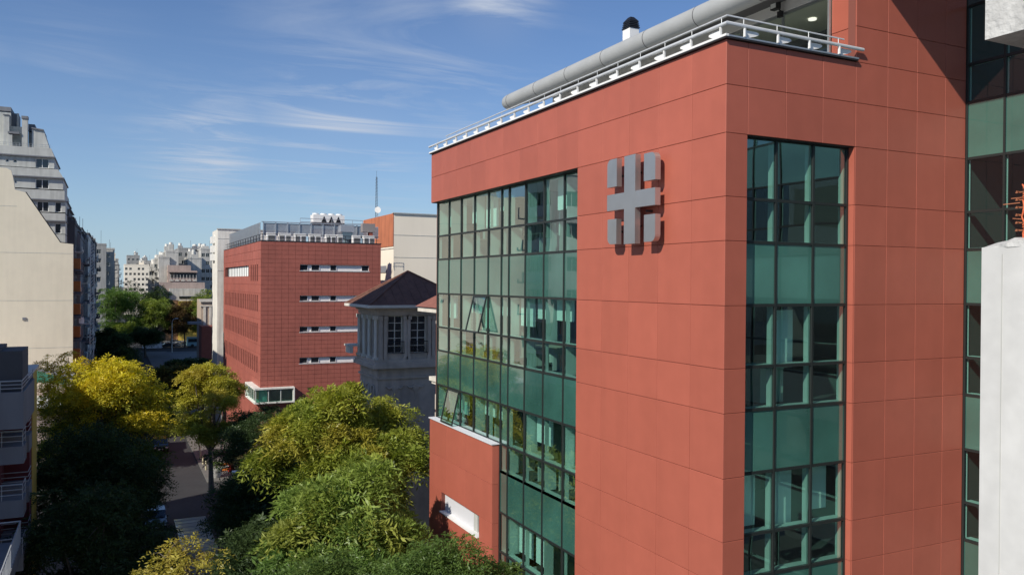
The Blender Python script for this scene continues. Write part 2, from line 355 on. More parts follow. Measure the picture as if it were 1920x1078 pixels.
# curtain walls -----------------------------------------------------------
def cw(axis, pos, cuts, zs, sgn, nm):
    "axis x: plane X=pos, cuts in Y; axis y: plane Y=pos, cuts in X; sgn = inward direction"
    def B(m, a0, a1, d0, d1, z0, z1):
        if axis == 'x': m.box(pos+sgn*d0, pos+sgn*d1, a0, a1, z0, z1)
        else: m.box(a0, a1, pos+sgn*d0, pos+sgn*d1, z0, z1)
    c = sorted(cuts)
    for a in c: m = MB(); B(m, a-.028, a+.028, -.03, .035, zs[-1], zs[0]); m.build('mullion', FRAME, clinic)
    for k, z in enumerate(zs):
        m = MB(); B(m, c[0]+.03, c[-1]-.03, -.022, .05, z-.035, z+.035); m.build('transom', FRAME, clinic)
    for i in range(len(c)-1):
        for j in range(len(zs)-1):
            a0, a1, z1, z0 = c[i]+.03, c[i+1]-.03, zs[j]-.037, zs[j+1]+.037
            kind = j_kind(zs[j])
            if kind == 'span':
                m = MB(); B(m, a0, a1, .0, .05, z0, z1); m.build('spandrel_panel', SPAN, clinic)
            else:
                m = MB()
                if axis == 'x': m.add([(pos+sgn*.012, a0, z0), (pos+sgn*.012, a1, z0), (pos+sgn*.012, a1, z1), (pos+sgn*.012, a0, z1)], [(3, 2, 1, 0)])
                else: m.add([(a0, pos+.012, z0), (a1, pos+.012, z0), (a1, pos+.012, z1), (a0, pos+.012, z1)], [(0, 1, 2, 3)])
                m.build('glass_pane', WINGG if nm == 'wing' else GLASS, clinic)
            if kind != 'span':   # deep pale inner fin on the mullion
                for a in (c[i],) + ((c[i+1],) if i == len(c)-2 else ()):
                    f = MB(); B(f, a-.022, a+.022, .09, {'street': (.22, .42, .18, .50)[(i*7+j*3) % 4], 'tall': .24, 'wing': .12}[nm], z0, z1); f.build('mullion_fin', FIN, clinic)
                f = MB(); B(f, a0, a1, .052, .26, z0-.03, z0+.005); f.build('transom_ledge', FIN, clinic)
def j_kind(ztop):
    for k in (4, 7, 10, 13): 
        if abs(ztop-ZS[k]) < .01 or abs(ztop-24.92) < .01: return 'span'
    return 'glass'
cw('x', 12.68, YM, ZS[2:11], 1, 'street')
cw('x', 12.68, [y for y in YM if y < 26.7], ZS[10:16], 1, 'street')
cw('y', 14.56, [13.04, 14.09, 15.28, 16.42], ZS[2:15], 1, 'tall')
ZW = [27.5, 25.94, 24.92] + ZS[2:15]
cw('x', 20.66, [14.32, 13.29, 11.95, 10.6, 9.3, 8.0, 6.7, 5.4], ZW, 1, 'wing')
# open top-hung sashes
for (y0, y1, z0, z1, out) in ((27.85, 29.09, 18.12, 19.48, .34), (30.50, 31.76, 14.22, 15.57, .30)):
    V = lambda y, z: (12.66-out*(z1-z)/(z1-z0), y, z)
    q = MB()
    for (ya, yb) in ((y0, y0+.05), (y1-.05, y1)):
        a, b_, c, d = V(ya, z0), V(yb, z0), V(yb, z1), V(ya, z1); q.add([a, b_, c, d]+[(p[0]-.05, p[1], p[2]) for p in (a, b_, c, d)], [(0, 1, 2, 3), (7, 6, 5, 4), (0, 4, 5, 1), (1, 5, 6, 2), (2, 6, 7, 3), (3, 7, 4, 0)])
    for (za, zb_) in ((z0, z0+.05), (z1-.05, z1)):
        a, b_, c, d = V(y0+.05, za), V(y1-.05, za), V(y1-.05, zb_), V(y0+.05, zb_); q.add([a, b_, c, d]+[(p[0]-.05, p[1], p[2]) for p in (a, b_, c, d)], [(0, 1, 2, 3), (7, 6, 5, 4), (0, 4, 5, 1), (1, 5, 6, 2), (2, 6, 7, 3), (3, 7, 4, 0)])
    sa = q.build('open_sash', FRAME, clinic)
    q = MB(); g_ = [V(y0+.05, z0+.05), V(y1-.05, z0+.05), V(y1-.05, z1-.05), V(y0+.05, z1-.05)]; q.add([(p[0]-.025, p[1], p[2]) for p in g_], [(3, 2, 1, 0)]); q.build('sash_pane', GLASS, sa)
    MB().tube([(12.64, y0+.1, z0+.1), (12.66-out*.95, y0+.1, z0+.12)], .012, 5).build('sash_stay', GALV, sa)
# interiors ----------------------------------------------------------------
m = MB(); mc = MB(); mf = MB(); mw = MB()
for k in (4, 7, 10, 13):
    zt, zb = ZS[k], ZS[k+1]
    for (x0, x1, y0, y1) in ((12.74, 19.5, 20.9, 33.08), (13.04, 20.5, 14.62, 20.78)):
        mf.box(x0, x1, y0, y1, zt-.06, zt-.02); m.box(x0, x1, y0, y1, zb+.06, zt-.062); mc.box(x0, x1, y0, y1, zb+.02, zb+.058)
    mf.box(20.72, 26, 3, 14.3, zt-.06, zt-.02); m.box(20.72, 26, 3, 14.3, zb+.06, zt-.062); mc.box(20.72, 26, 3, 14.3, zb+.02, zb+.058)
mc.box(12.74, 19.5, 20.9, 33.08, 23.38, 23.42); mc.box(13.04, 20.5, 14.62, 20.78, 23.38, 23.42)
m.build('floor_slab', GREYD, clinic); mf.build('interior_floor', IFLOOR, clinic); mc.build('interior_ceiling', ICEIL, clinic)
mw.box(19.5, 19.6, 20.9, 33.08, 3, 23.42); mw.box(12.72, 19.6, 20.80, 20.88, 3, 23.42); mw.box(13.0, 13.03, 14.62, 20.78, 3, 23.42)
mw.box(20.5, 20.6, 14.62, 33.08, 3, 25.4); mw.box(26, 26.1, 3, 14.3, 3, 29); mw.box(20.7, 26, 14.36, 14.5, 3, 29)
mw.build('interior_wall', IDARK, clinic)
MB().box(12.74, 24, 14.66, 33.10, 25.38, 25.50).build('roof_deck', GREYW, clinic)
_ri = random.Random(11)
for lev, zt in enumerate((ZS[4], ZS[7], ZS[10], ZS[13])):
    for y in (23.5, 26.4, 29.8, 32.2):
        MB().tube([(14.6, y, zt), (14.6, y, zt+2.43)], .2, 14, cap=False).build('interior_column', IWALL, clinic, smooth=True)
    for y in (24.9, 28.4, 31.2):                       # partitions at right angles to the glass
        if _ri.random() < .8: MB().box(13.4+_ri.random()*1.2, 19.4, y-.05, y+.05, zt, zt+2.42).build('partition_wall', IWALL, clinic)
    for a in range(len(YM)-1):                          # roller blinds
        if _ri.random() < .62:
            h = _ri.choice((.7, 1.0, 1.25, 1.5)); y1, y0 = YM[a]-.1, YM[a+1]+.1
            if y1-y0 > .5: MB().box(13.12, 13.135, y0, y1, zt+2.40-h, zt+2.40).build('roller_blind', BLIND, clinic)
    for a, (x0, x1) in enumerate(((13.12, 14.05), (14.14, 15.22), (15.33, 16.4))):
        if (lev, a) in ((2, 0), (2, 1), (2, 2), (1, 1), (3, 1)):
            h = (1.25, 1.4, 1.1)[a]; MB().box(x0+.25, x1-.12, 15.0, 15.015, zt+2.3-h, zt+2.3).build('roller_blind', BLIND, clinic)
    for k in range(5):
        MB().box(14.2, 15.4, 21.6+k*2.4, 21.75+k*2.4, zt+2.39, zt+2.418).build('ceiling_light', mat('unlit_light_strip', (.75, .76, .72), .5), clinic)
    for y in (21.3, 25.2, 29.0):
        if _ri.random() < .75: MB().box(15.6, 16.0, y, y+1.5, zt, zt+1.6).build('shelf_unit', mat('grey_shelf', (.28, .30, .29), .6), clinic)
# terrace storey and roof ---------------------------------------------------
m = MB(); m.prism([(14.25, 27.02), (16.5, 27.735), (22, 27.75), (22, 28.15), (16.5, 28.15), (14.2, 27.45)], 'y', 15.14, 29.7); m.build('roof_slab', SOFFIT, clinic)
MB().box(16.36, 16.46, 15.14, 29.6, 27.40, 27.72).build('fascia', WHITE, clinic)
m = MB()
for y in (15.17, 16.76, 18.4, 20.0, 21.6, 23.2, 24.8, 26.4, 28.0, 29.5): m.box(16.40, 16.46, y-.03, y+.03, 25.55, 27.36)
m.box(16.38, 16.48, 15.14, 29.6, 27.34, 27.40); m.box(16.38, 16.48, 15.14, 29.6, 25.5, 25.58); m.build('terrace_frame', GALV, clinic)
for i, y in enumerate((15.17, 16.76, 18.4, 20.0, 21.6, 23.2, 24.8, 26.4, 28.0)):
    MB().add([(16.43, y+.03, 25.58), (16.43, y+1.57, 25.58), (16.43, y+1.57, 27.34), (16.43, y+.03, 27.34)], [(3, 2, 1, 0)]).build('terrace_pane', CLEAR, clinic)
m = MB(); m.box(16.5, 21.9, 15.14, 29.6, 27.42, 27.50); m.build('terrace_ceiling', mat('olive_ceiling', (.72, .73, .62), .8), clinic)
m = MB(); m.box(21.8, 21.9, 15.14, 29.6, 25.5, 27.42); m.box(16.5, 21.9, 29.4, 29.5, 25.5, 27.42); m.box(16.9, 21.9, 15.14, 15.24, 25.5, 27.42); m.build('terrace_wall', mat('olive_wall', (.66, .67, .58), .8), clinic)
MB().box(18.6, 18.9, 15.3, 29, 27.18, 27.41).build('reflection_bar', GREYD, clinic)  # dark bar put in for a dark reflection in the terrace glass
MB().tube([(17.52, 16.77, 27.38), (17.52, 16.77, 27.415)], .11, 20).build('downlight', LAMP, clinic)
pts = [(14.22, 13.9, 27.2)] + [(14.22, 14+1.2*k, 27.2) for k in range(13)] + [(14.22, 29.2, 27.2), (14.22, 29.42, 27.2), (14.22, 29.55, 27.2), (14.22, 29.62, 27.2)]
MB().tube(pts, [.29]*15+[.27, .21, .08], 32).build('roof_tube', TUBE, clinic, smooth=True)
for k in range(7): MB().tube([(14.22, 15.2+k*2.3, 27.2), (14.22, 15.23+k*2.3, 27.2)], .294, 32).build('tube_joint', SOFFIT, clinic)
m = MB(); m.box(18.0, 18.42, 26.42, 26.92, 28.1, 29.92); ch = m.build('chimney', WHITE, clinic)
m = MB()
for k in range(4): e = .03-.012*k; m.box(18.0-e, 18.42+e, 26.42-e, 26.92+e, 29.94+k*.075, 29.98+k*.075)
m.box(18.05, 18.37, 26.47, 26.87, 29.9, 30.26)
m.add([(18.0,26.42,30.22),(18.42,26.42,30.22),(18.42,26.92,30.22),(18.0,26.92,30.22),(18.13,26.57,30.40),(18.29,26.57,30.40),(18.29,26.77,30.40),(18.13,26.77,30.40)],[(0,3,2,1),(0,1,5,4),(1,2,6,5),(2,3,7,6),(3,0,4,7),(4,5,6,7)])
m.build('chimney_cap', BLACK, ch)
# unseen canopy added above the frame, shaped to throw the diagonal wall shade
MB().box(15.55, 24, 9.2, 14.30, 28.93, 29.25).build('shade_canopy', SOFFIT, clinic)
MB().box(16.5, 24, 14.66, 33.1, 29.0, 29.25)
# railing ---------------------------------------------------------------------
rail = thing('roof_railing', 'galvanised tube railing with white fin brackets along the terracotta roof edge', 'railing', (12.3, 14.3, 25.6))
MB().tube([(12.33, 33.3, 25.84), (12.33, 14.27, 25.84), (16.62, 14.27, 25.80)], .042, 12).build('rail', RAILM, rail, smooth=True)
MB().tube([(12.36, 31.4, 26.02), (12.36, 14.31, 26.02), (16.0, 14.31, 25.98)], .020, 8).build('top_rail', RAILM, rail, smooth=True)
def bracket(x, y, ax):
    fin = [(.02, 25.765), (.40, 25.765), (.47, 25.735), (.46, 25.70), (.36, 25.655), (.20, 25.615), (.08, 25.60), (.02, 25.60)]
    m = MB()
    if ax == 'x':
        m.box(x-.02, x+.03, y-.02, y+.015, 25.60, 25.80); br = m.build('post', WHITE, rail)
        MB().prism([(y+a, b_) for a, b_ in fin], 'x', x+.05, x+.065).build('fin', WHITE, br)
        MB().tube([(x+.03, y, 25.8), (x+.03, y, 26.02)], .008, 5).build('stay', GALV, br)
    else:
        m.box(x-.02, x+.015, y-.03, y+.02, 25.59, 25.78); br = m.build('post', WHITE, rail)
        MB().prism([(x+a, b_) for a, b_ in fin], 'y', y+.05, y+.065).build('fin', WHITE, br)
        MB().tube([(x, y+.03, 25.8), (x, y+.03, 25.99)], .008, 5).build('stay', GALV, br)
y = 14.5
while y < 33.2: bracket(12.33, y, 'x'); y += 1.05
for x in (12.83, 13.83, 14.82, 15.8): bracket(x, 14.27, 'y')
# floodlight
fl = thing('floodlight', 'small white-lensed floodlight bracketed to the pale fascia above the roof terrace', 'floodlight', (16.2, 16.7, 27.5))
m = MB(); m.box(16.05, 16.20, 16.62, 16.86, 27.44, 27.66); b_ = m.build('housing', BLACK, fl)
MB().box(16.03, 16.05, 16.65, 16.83, 27.47, 27.63).build('lens', BLIND, b_)
MB().tube([(16.2, 16.74, 27.5), (16.34, 16.74, 27.42)], .02, 6).build('arm', IRON, fl)
MB().box(16.2, 16.3, 16.62, 16.76, 27.24, 27.40).build('driver_box', IRON, fl)
# emblem ----------------------------------------------------------------------
sign = thing('cross_sign', 'brushed steel cross emblem with four corner plates mounted on the sunlit terracotta wall', 'sign', (12.03, 17.6, 22))
X0, X1 = 12.03, 12.19
def plate(poly, nm='corner_plate'):
    o = MB().prism(poly, 'x', X0, X1).build(nm, [STEEL], sign); return o
MB().prism([(17.36, 21.03), (17.86, 21.03), (17.86, 23.32), (17.36, 23.32)], 'x', X0-.004, X1).build('vertical_bar', STEEL, sign)
MB().prism([(17.862, 21.95), (18.68, 21.95), (18.68, 22.38), (17.862, 22.38)], 'x', X0, X1).build('horizontal_bar', STEEL, sign)
MB().prism([(16.51, 21.95), (17.358, 21.95), (17.358, 22.38), (16.51, 22.38)], 'x', X0, X1).build('horizontal_bar', STEEL, sign)
def cplate(y0, y1, z0, z1, cy_, cz_):
    r = .17; pts = []
    for (y, z, sy, sz) in ((y0, z0, 1, 1), (y1, z0, -1, 1), (y1, z1, -1, -1), (y0, z1, 1, -1)):
        if (y, z) == (cy_, cz_):
            a0 = {(1, 1): 180, (-1, 1): 270, (-1, -1): 0, (1, -1): 90}[(sy, sz)]
            for t in range(6):
                a = math.radians(a0+90*t/5); pts.append((y+sy*r+r*math.cos(a), z+sz*r+r*math.sin(a)))
        else: pts.append((y, z))
    plate(pts)
cplate(18.22, 18.68, 22.58, 23.32, 18.68, 23.32); cplate(16.51, 16.99, 22.58, 23.27, 16.51, 23.27)
cplate(18.22, 18.65, 21.05, 21.72, 18.65, 21.05); cplate(16.50, 16.97, 21.05, 21.73, 16.50, 21.05)
m = MB()
for y, z in ((18.45, 22.9), (16.8, 22.9), (18.45, 21.4), (16.8, 21.4), (17.6, 22.9), (17.6, 21.5), (17.6, 22.1), (17.15, 23.2), (17.1, 21.85)): m.tube([(12.19, y, z), (12.40, y, z)], .03, 8)
m.build('fixing', IRON, sign)
# office furniture seen through the glass ------------------------------------
def chair_tree():
    t = thing('office_chair', 'x', 'chair', (0, 0, 0), 'black office chairs behind the glazing')
    MB().box(-.24, .24, -.24, .24, .44, .52).build('seat', BLACK, t)
    MB().prism([(-.22, .56), (.22, .56), (.20, 1.10), (-.20, 1.10)], 'y', .20, .27).build('backrest', BLACK, t)
    MB().tube([(0, 0, .08), (0, 0, .44)], .03, 8).build('post', GALV, t)
    b = MB()
    for k in range(5): b.tube([(0, 0, .09), (.3*math.cos(k*1.257), .3*math.sin(k*1.257), .06)], .02, 5)
    b.build('base', BLACK, t)
    for s in (-1, 1): MB().box(s*.27-.02, s*.27+.02, -.15, .18, .68, .71).build('armrest', BLACK, t)
    return t
c0 = chair_tree()
spots = [((13.7, 23.0, ZS[7]), 1.9, 'black office chair nearest the red pier behind the middle glazed storey'), ((13.8, 21.8, ZS[7]), 2.4, 'black office chair beside another, at the right end of the middle glazed storey'),
         ((13.8, 27.3, ZS[4]), 2.2, 'black office chair left of centre behind the top glazed storey'), ((13.9, 22.3, ZS[4]), 2.7, 'black office chair by the top storey glass next to the steel sign wall'),
         ((13.9, 24.2, ZS[10]), 1.4, 'black office chair behind the glazing just right of the low red block')]
for i, (p, a, lb) in enumerate(spots):
    o = c0 if i == 0 else copy_tree(c0); o.location = p; o.rotation_euler.z = a; o['label'] = lb
def desk_tree():
    t = thing('desk', 'x', 'desk', (0, 0, 0), 'pale office desks behind the glazing')
    MB().box(-.38, .38, -.8, .8, .72, .75).build('desktop', WOODL, t)
    for s in (-1, 1): MB().box(-.34, .34, s*.76-.02, s*.76+.02, 0, .72).build('side_panel', IWALL, t)
    return t
d0 = desk_tree()
for i, (p, lb) in enumerate([((13.55, 25.5, ZS[10]), 'pale desk pushed against the glass on the storey level with the low block top'), ((13.6, 22.6, ZS[10]), 'pale desk near the red pier on the lowest fully visible office storey'),
                             ((13.6, 29.8, ZS[4]), 'pale desk behind the left part of the top glazed storey'), ((13.6, 25.6, ZS[4]), 'pale desk behind the middle of the top glazed storey'), ((13.6, 24.6, ZS[7]), 'pale desk behind the middle glazed storey left of the chairs')]):
    o = d0 if i == 0 else copy_tree(d0); o.location = p; o['label'] = lb
def carton(loc, s, lb, nm='storage_box', mt=None):
    m = MB(); x, y, z = loc; m.box(x, x+s[0], y, y+s[1], z, z+s[2]); m.box(x-.01, x+s[0]+.01, y-.01, y+s[1]+.01, z+s[2]*.86, z+s[2]+.01)
    tag(m.build(nm, mt or mat('green_grey_cabinet', (.42, .47, .42), .6)), lb, 'box')
carton((14.35, 15.3, ZS[7]), (.75, .5, .95), 'grey-green cabinet behind the middle pane of the tall right-hand window', 'filing_cabinet')
carton((13.45, 15.4, ZS[7]), (.4, .5, .9), 'narrow grey-green cabinet behind the left pane of the tall right-hand window', 'filing_cabinet')

# ================================================================== neighbours
def fwin(m, o, u, n, a, b_, c, d, dep=.0, bars=1, hb=0, fr=.05):
    "frame (slot 0) and pane (slot 1) filling an opening, standing at depth dep behind the wall face"
    o, u, n = Vector(o), Vector(u), Vector(n); z = Vector((0, 0, 1))
    def bx(a0, a1, c0, c1, t0, t1):
        P = [o+u*p+z*q-n*t for t in (t1, t0) for (p, q) in ((a0, c0), (a1, c0), (a1, c1), (a0, c1))]
        m.add(P, [(0, 1, 2, 3), (7, 6, 5, 4), (0, 4, 5, 1), (1, 5, 6, 2), (2, 6, 7, 3), (3, 7, 4, 0)])
    m.mi(1); bx(a, b_, c, d, dep+.02, dep+.05)
    m.mi(0)
    bx(a, a+fr, c, d, dep-.03, dep+.02); bx(b_-fr, b_, c, d, dep-.03, dep+.02); bx(a+fr, b_-fr, c, c+fr, dep-.03, dep+.02); bx(a+fr, b_-fr, d-fr, d, dep-.03, dep+.02)
    for k in range(bars): x = a+(b_-a)*(k+1)/(bars+1); bx(x-fr*.45, x+fr*.45, c+fr, d-fr, dep-.02, dep+.02)
    for k in range(hb): q = c+(d-c)*(k+1)/(hb+1); bx(a+fr, b_-fr, q-fr*.35, q+fr*.35, dep-.015, dep+.02)
    return m

# ------------------------------------------------------------------ second red building
B2Y, B2X, B2T = 87.74, 14.0, 24.18
b2 = thing('tiled_office_building', 'dark red tiled building with white window strips and rooftop machines across the side street', 'building', (B2X, B2Y, 0))
strips = [(3.98, 11.54, 21.14, 21.80), (3.98, 11.54, 17.90, 18.50), (3.98, 11.54, 14.60, 15.20), (3.98, 11.54, 11.25, 11.89)]
ops = [s for s in strips]
m = MB(); m.wall((B2X, B2Y, 0), (1, 0, 0), 12.85, B2T, ops, .28, (0, -1, 0))
# west side: vertical slots
slots = []
for (z0, z1) in ((16.76, 18.52), (13.52, 15.5), (10.22, 11.98)):
    for k in range(20): slots.append((1.9+k*1.42, 2.6+k*1.42, z0, z1))
for k in range(4): slots.append((1.9+k*1.42, 2.6+k*1.42, 20.0, 21.77))
slots.append((8.4, 29.8, 20.55, 21.77))
m.wall((B2X, B2Y, 0), (0, 1, 0), 31.35, B2T, slots, .3, (-1, 0, 0))
m.add([(B2X, B2Y, B2T), (B2X+12.85, B2Y, B2T), (B2X+12.85, B2Y+31.35, B2T), (B2X, B2Y+31.35, B2T)], [(0, 1, 2, 3)])
m.add([(B2X+12.85, B2Y, 0), (B2X+12.85, B2Y+31.35, 0), (B2X+12.85, B2Y+31.35, B2T), (B2X+12.85, B2Y, B2T)], [(0, 1, 2, 3)])
m.add([(B2X+12.85, B2Y+31.35, 0), (B2X, B2Y+31.35, 0), (B2X, B2Y+31.35, B2T), (B2X+12.85, B2Y+31.35, B2T)], [(0, 1, 2, 3)])
m.build('wall', mat('red_tile_joint', (.19, .062, .05), .9), b2)
# tiles (each proud of the joint bed)
def clip_rects(u0, u1, v0, v1, ops):
    rs = [(u0, u1, v0, v1)]
    for a, b_, c, d in ops:
        nx = []
        for (p, q, r, s) in rs:
            if q <= a or p >= b_ or s <= c or r >= d: nx.append((p, q, r, s)); continue
            if p < a: nx.append((p, a, r, s))
            if q > b_: nx.append((b_, q, r, s))
            if r < c: nx.append((max(p, a), min(q, b_), r, c))
            if s > d: nx.append((max(p, a), min(q, b_), d, s))
        rs = nx
    return [r for r in rs if r[1]-r[0] > .05 and r[3]-r[2] > .05]
_rt = random.Random(5); big = []
TW, TH = .70, .455
z = B2T; row = 0
tb = MB()
while z > 2.5:
    x = 0.0
    while x < 12.8:
        x1 = min(x+TW, 12.85)
        for (a, b_, c, d) in clip_rects(x+.012, x1-.012, z-TH+.014, z-.014, ops):
            big.append((B2X+a, B2X+b_, c, d))
        x = x1
    z -= TH
tm = {}
for i, (a, b_, c, d) in enumerate(big):
    o = _rt.uniform(0, .012)
    if i < 300:
        k = (round(b_-a, 2), round(d-c, 2))
        if k not in tm: q = MB(); q.box(-k[0]/2, k[0]/2, 0, .03, -k[1]/2, k[1]/2); tm[k] = q.build('tile', TERRA2, mesh_only=True, org=(0, 0, 0))
        place('tile', tm[k], ((a+b_)/2, B2Y-.03-o, (c+d)/2), b2)
    else: tb.box(a, b_, B2Y-.03-o, B2Y-o, c, d)
z = B2T; 
while z > 2.5:
    y = 0.0
    while y < 31.3:
        y1 = min(y+1.42, 31.35)
        for (a, b_, c, d) in clip_rects(y+.015, y1-.015, z-TH*2+.014, z-.014, slots): o = _rt.uniform(0, .012); tb.box(B2X-.03-o, B2X-o, B2Y+a, B2Y+b_, c, d)
        y = y1
    z -= TH*2
t_ = tb.build('wall_tiles', TERRA2, b2); t_['kind'] = 'stuff'
for i, (u0, u1, z0, z1) in enumerate(strips):
    q = MB().box(B2X+u0, B2X+u1, B2Y+.20, B2Y+.24, z0, z1); q.box(B2X+u0-.05, B2X+u1+.05, B2Y-.08, B2Y+.2, z0-.05, z0-.005); st = q.build('window_strip', WHITE, b2)
    for (a, b_) in ((17.98, 18.86), (19.21, 20.1), (21.24, 21.95), (24.71, 25.54)):
        if b_ > B2X+u1: continue
        fwin(MB(), (a, B2Y+.17, z0+.02), (1, 0, 0), (0, -1, 0), 0, b_-a, 0, z1-z0-.04, 0, 0, 0, .04).build('window', [WHITE, DGLASS], st)
q = MB()
for (a, b_, c, d) in slots[:-1]: q.box(B2X+.16, B2X+.20, B2Y+a, B2Y+b_, c, d)
q.build('slot_glazing', DGLASS, b2)
MB().box(B2X+.2, B2X+.24, B2Y+8.4, B2Y+27.5, 20.55, 21.77).build('curtained_window', BLIND, b2)
q = MB()
for k in range(14): q.box(B2X+.15, B2X+.2, B2Y+8.4+k*1.5, B2Y+8.46+k*1.5, 20.55, 21.77)
q.box(B2X+.2, B2X+.24, B2Y+27.5, B2Y+29.8, 20.55, 21.77); q.build('window_mullions', DGLASS, b2)
MB().box(B2X-.06, B2X+12.9, B2Y-.08, B2Y+.25, B2T, B2T+.07).box(B2X-.06, B2X+.25, B2Y+.25, B2Y+31.4, B2T, B2T+.07).build('parapet_cap', COPING, b2)
# corner bay window
bw = MB(); X0b, X1b, Y0b, Y1b, Z0b, Z1b = 13.4, 17.25, 87.1, 93.6, 7.45, 8.75
for (zz0, zz1) in ((Z0b-.15, Z0b), (Z1b, Z1b+.15)): bw.box(X0b-.12, X1b+.12, Y0b-.12, Y1b, zz0, zz1)
bw.box(X1b, X1b+.12, Y0b-.12, B2Y-.04, Z0b, Z1b); bw.box(X0b-.12, B2X-.04, Y1b-.12, Y1b, Z0b, Z1b)
bay = bw.build('bay_window', WHITEW, b2)
q = MB()
for x in (13.42, 14.7, 15.95, 17.2): q.box(x-.04, x+.04, Y0b, Y0b+.08, Z0b, Z1b)
for k in range(6): q.box(X0b, X0b+.08, Y0b+.1+k*1.25, Y0b+.18+k*1.25, Z0b, Z1b)
q.build('bay_mullions', GREYW, bay)
MB().box(X0b+.03, X1b, Y0b+.03, Y0b+.05, Z0b, Z1b).box(X0b+.03, X0b+.05, Y0b+.05, Y1b, Z0b, Z1b).build('bay_glass', GLASS, bay)
MB().box(13.8, 14.6, 87.4, 87.45, 7.5, 8.7).build('bay_blind', BLIND, bay)
q = MB()
for k in range(7): q.box(B2X-.02, B2X+.02, B2Y+2+k*2.2, B2Y+3+k*2.2, 3.2, 6.4)
q.build('ground_windows', DGLASS, b2)
# roof rail and plant
rr = thing('roof_guard_rail', 'dark thin guard rail round the roof edge of the dark red tiled building', 'railing', (B2X+.2, B2Y+.2, B2T))
q = MB(); q.tube([(14.15, 118.5, 24.95), (14.15, 87.9, 24.95), (26.7, 87.9, 24.95)], .03, 6)
q.tube([(14.15, 118.5, 24.6), (14.15, 87.9, 24.6), (26.7, 87.9, 24.6)], .02, 6); q.build('rail', IRON, rr)
for x in range(8): MB().box(14.13+x*1.75, 14.18+x*1.75, 87.87, 87.93, 24.2, 24.95).build('post', IRON, rr)
for y in range(14): MB().box(14.12, 14.18, 90+y*2, 90.05+y*2, 24.2, 24.95).build('post', IRON, rr)
ords = ['first', 'second', 'third', 'fourth', 'fifth', 'sixth', 'seventh', 'eighth', 'ninth', 'tenth', 'eleventh', 'twelfth']
for i, (a, b_) in enumerate(((14.8, 15.66), (16.04, 17.29), (17.67, 18.9), (19.24, 20.48), (21.03, 22.14), (22.3, 22.9), (24.04, 24.9), (25.25, 26.5))):
    t = thing('condenser_unit', f'white air-conditioning condenser, {ords[i]} from the left along the red tiled roof edge', 'air conditioner', ((a+b_)/2, 89.3, B2T), 'condensers along the roof edge')
    MB().box(a, b_, 89, 89.6, B2T+.02, 25.15).build('casing', WHITE, t)
    n_ = 2 if b_-a > 1 else 1
    for k in range(n_):
        w_ = (b_-a)/n_; g = MB().box(a+k*w_+.1, a+(k+1)*w_-.08, 88.97, 88.995, B2T+.12, 24.85)
        gr = g.build('fan_grille', DARKW, t)
        q = MB()
        for s in range(5): q.box(a+k*w_+.1, a+(k+1)*w_-.08, 88.955, 88.968, B2T+.2+s*.13, B2T+.22+s*.13)
        q.build('grille_bars', GREYW, gr)
scr = thing('louvre_screen', 'long grey louvred plant screen with upright posts on the red tiled roof', 'screen', (12.8, 92, B2T))
x = 14.9
while x < 27:
    MB().box(x-.05, x+.05, 91.9, 92.05, B2T, 26.45).build('post', GALV, scr)
    q = MB()
    for k in range(11): q.add([(x+.06, 91.98, 25.0+k*.125), (x+1.24, 91.98, 25.0+k*.125), (x+1.24, 92.06, 25.12+k*.125), (x+.06, 92.06, 25.12+k*.125)], [(0, 1, 2, 3)])
    q.build('louvre_panel', LOUV, scr); x += 1.3
q = MB()
for k in range(26): q.box(14.55, 14.62, 92.2+k*1, 92.9+k*1, 24.4, 26.4); 
q.build('side_panel', GALV, scr)
MB().box(14.7, 27, 91.88, 92.1, 26.45, 26.53).build('top_rail', GALV, scr)
chl = thing('rooftop_chiller', 'white four-fan rooftop chiller with black triangular coil openings behind the louvre screen', 'chiller', (23, 96.5, B2T))
q = MB().box(21.2, 24.9, 96, 97.6, 26.95, 27.85); q.box(21.2, 24.9, 96.05, 97.5, 24.2, 26.2); q.build('casing', WHITE, chl)
for k in range(3): MB().prism([(22.15+k*.85, 26.97), (22.75+k*.85, 26.97), (22.45+k*.85, 27.7)], 'y', 95.96, 95.995).build('coil_opening', BLACK, chl)
for k in range(4): MB().tube([(21.65+k*.93, 96.8, 27.86), (21.65+k*.93, 96.8, 28.05)], .38, 16).build('fan', WHITE, chl)
MB().box(21.2, 24.9, 96, 97.6, 26.75, 26.94).build('base_frame', DARKW, chl)
q = MB(); q.tube([(19.6, 95.6, 26.9), (27, 95.6, 26.9)], .03, 5); q.tube([(19.6, 95.6, 27.3), (27, 95.6, 27.3)], .03, 5)
for k in range(7): q.tube([(19.6+k*1.23, 95.6, 26.4), (19.6+k*1.23, 95.6, 27.3)], .025, 5)
q.build('walkway_rail', GALV, chl)
dk = thing('exhaust_duct', 'grey-blue curved exhaust duct standing in front of the louvre screen', 'duct', (23.7, 90.6, B2T))
MB().box(23.0, 24.5, 90.2, 91.4, 25.55, 26.3).build('hood', LOUV, dk)
MB().tube([(23.75, 90.8, 24.2), (23.75, 90.8, 24.8), (23.75, 90.5, 25.2), (23.75, 90.2, 25.25)], .6, 18).build('bend', mat('blue_grey_duct', (.12, .17, .20), .5, metal=.4), dk)
gb = thing('extract_box', 'brown-grey ventilation box bracketed to the orange tower wall above the roof', 'ventilation box', (27, 90, 25.6))
MB().box(25.3, 26.75, 89.6, 90.4, 25.6, 26.55).build('casing', mat('brown_grey_metal', (.26, .23, .22), .6), gb); MB().box(26.1, 26.5, 89.7, 90.3, 24.3, 25.58).build('duct', BRICKR, gb)
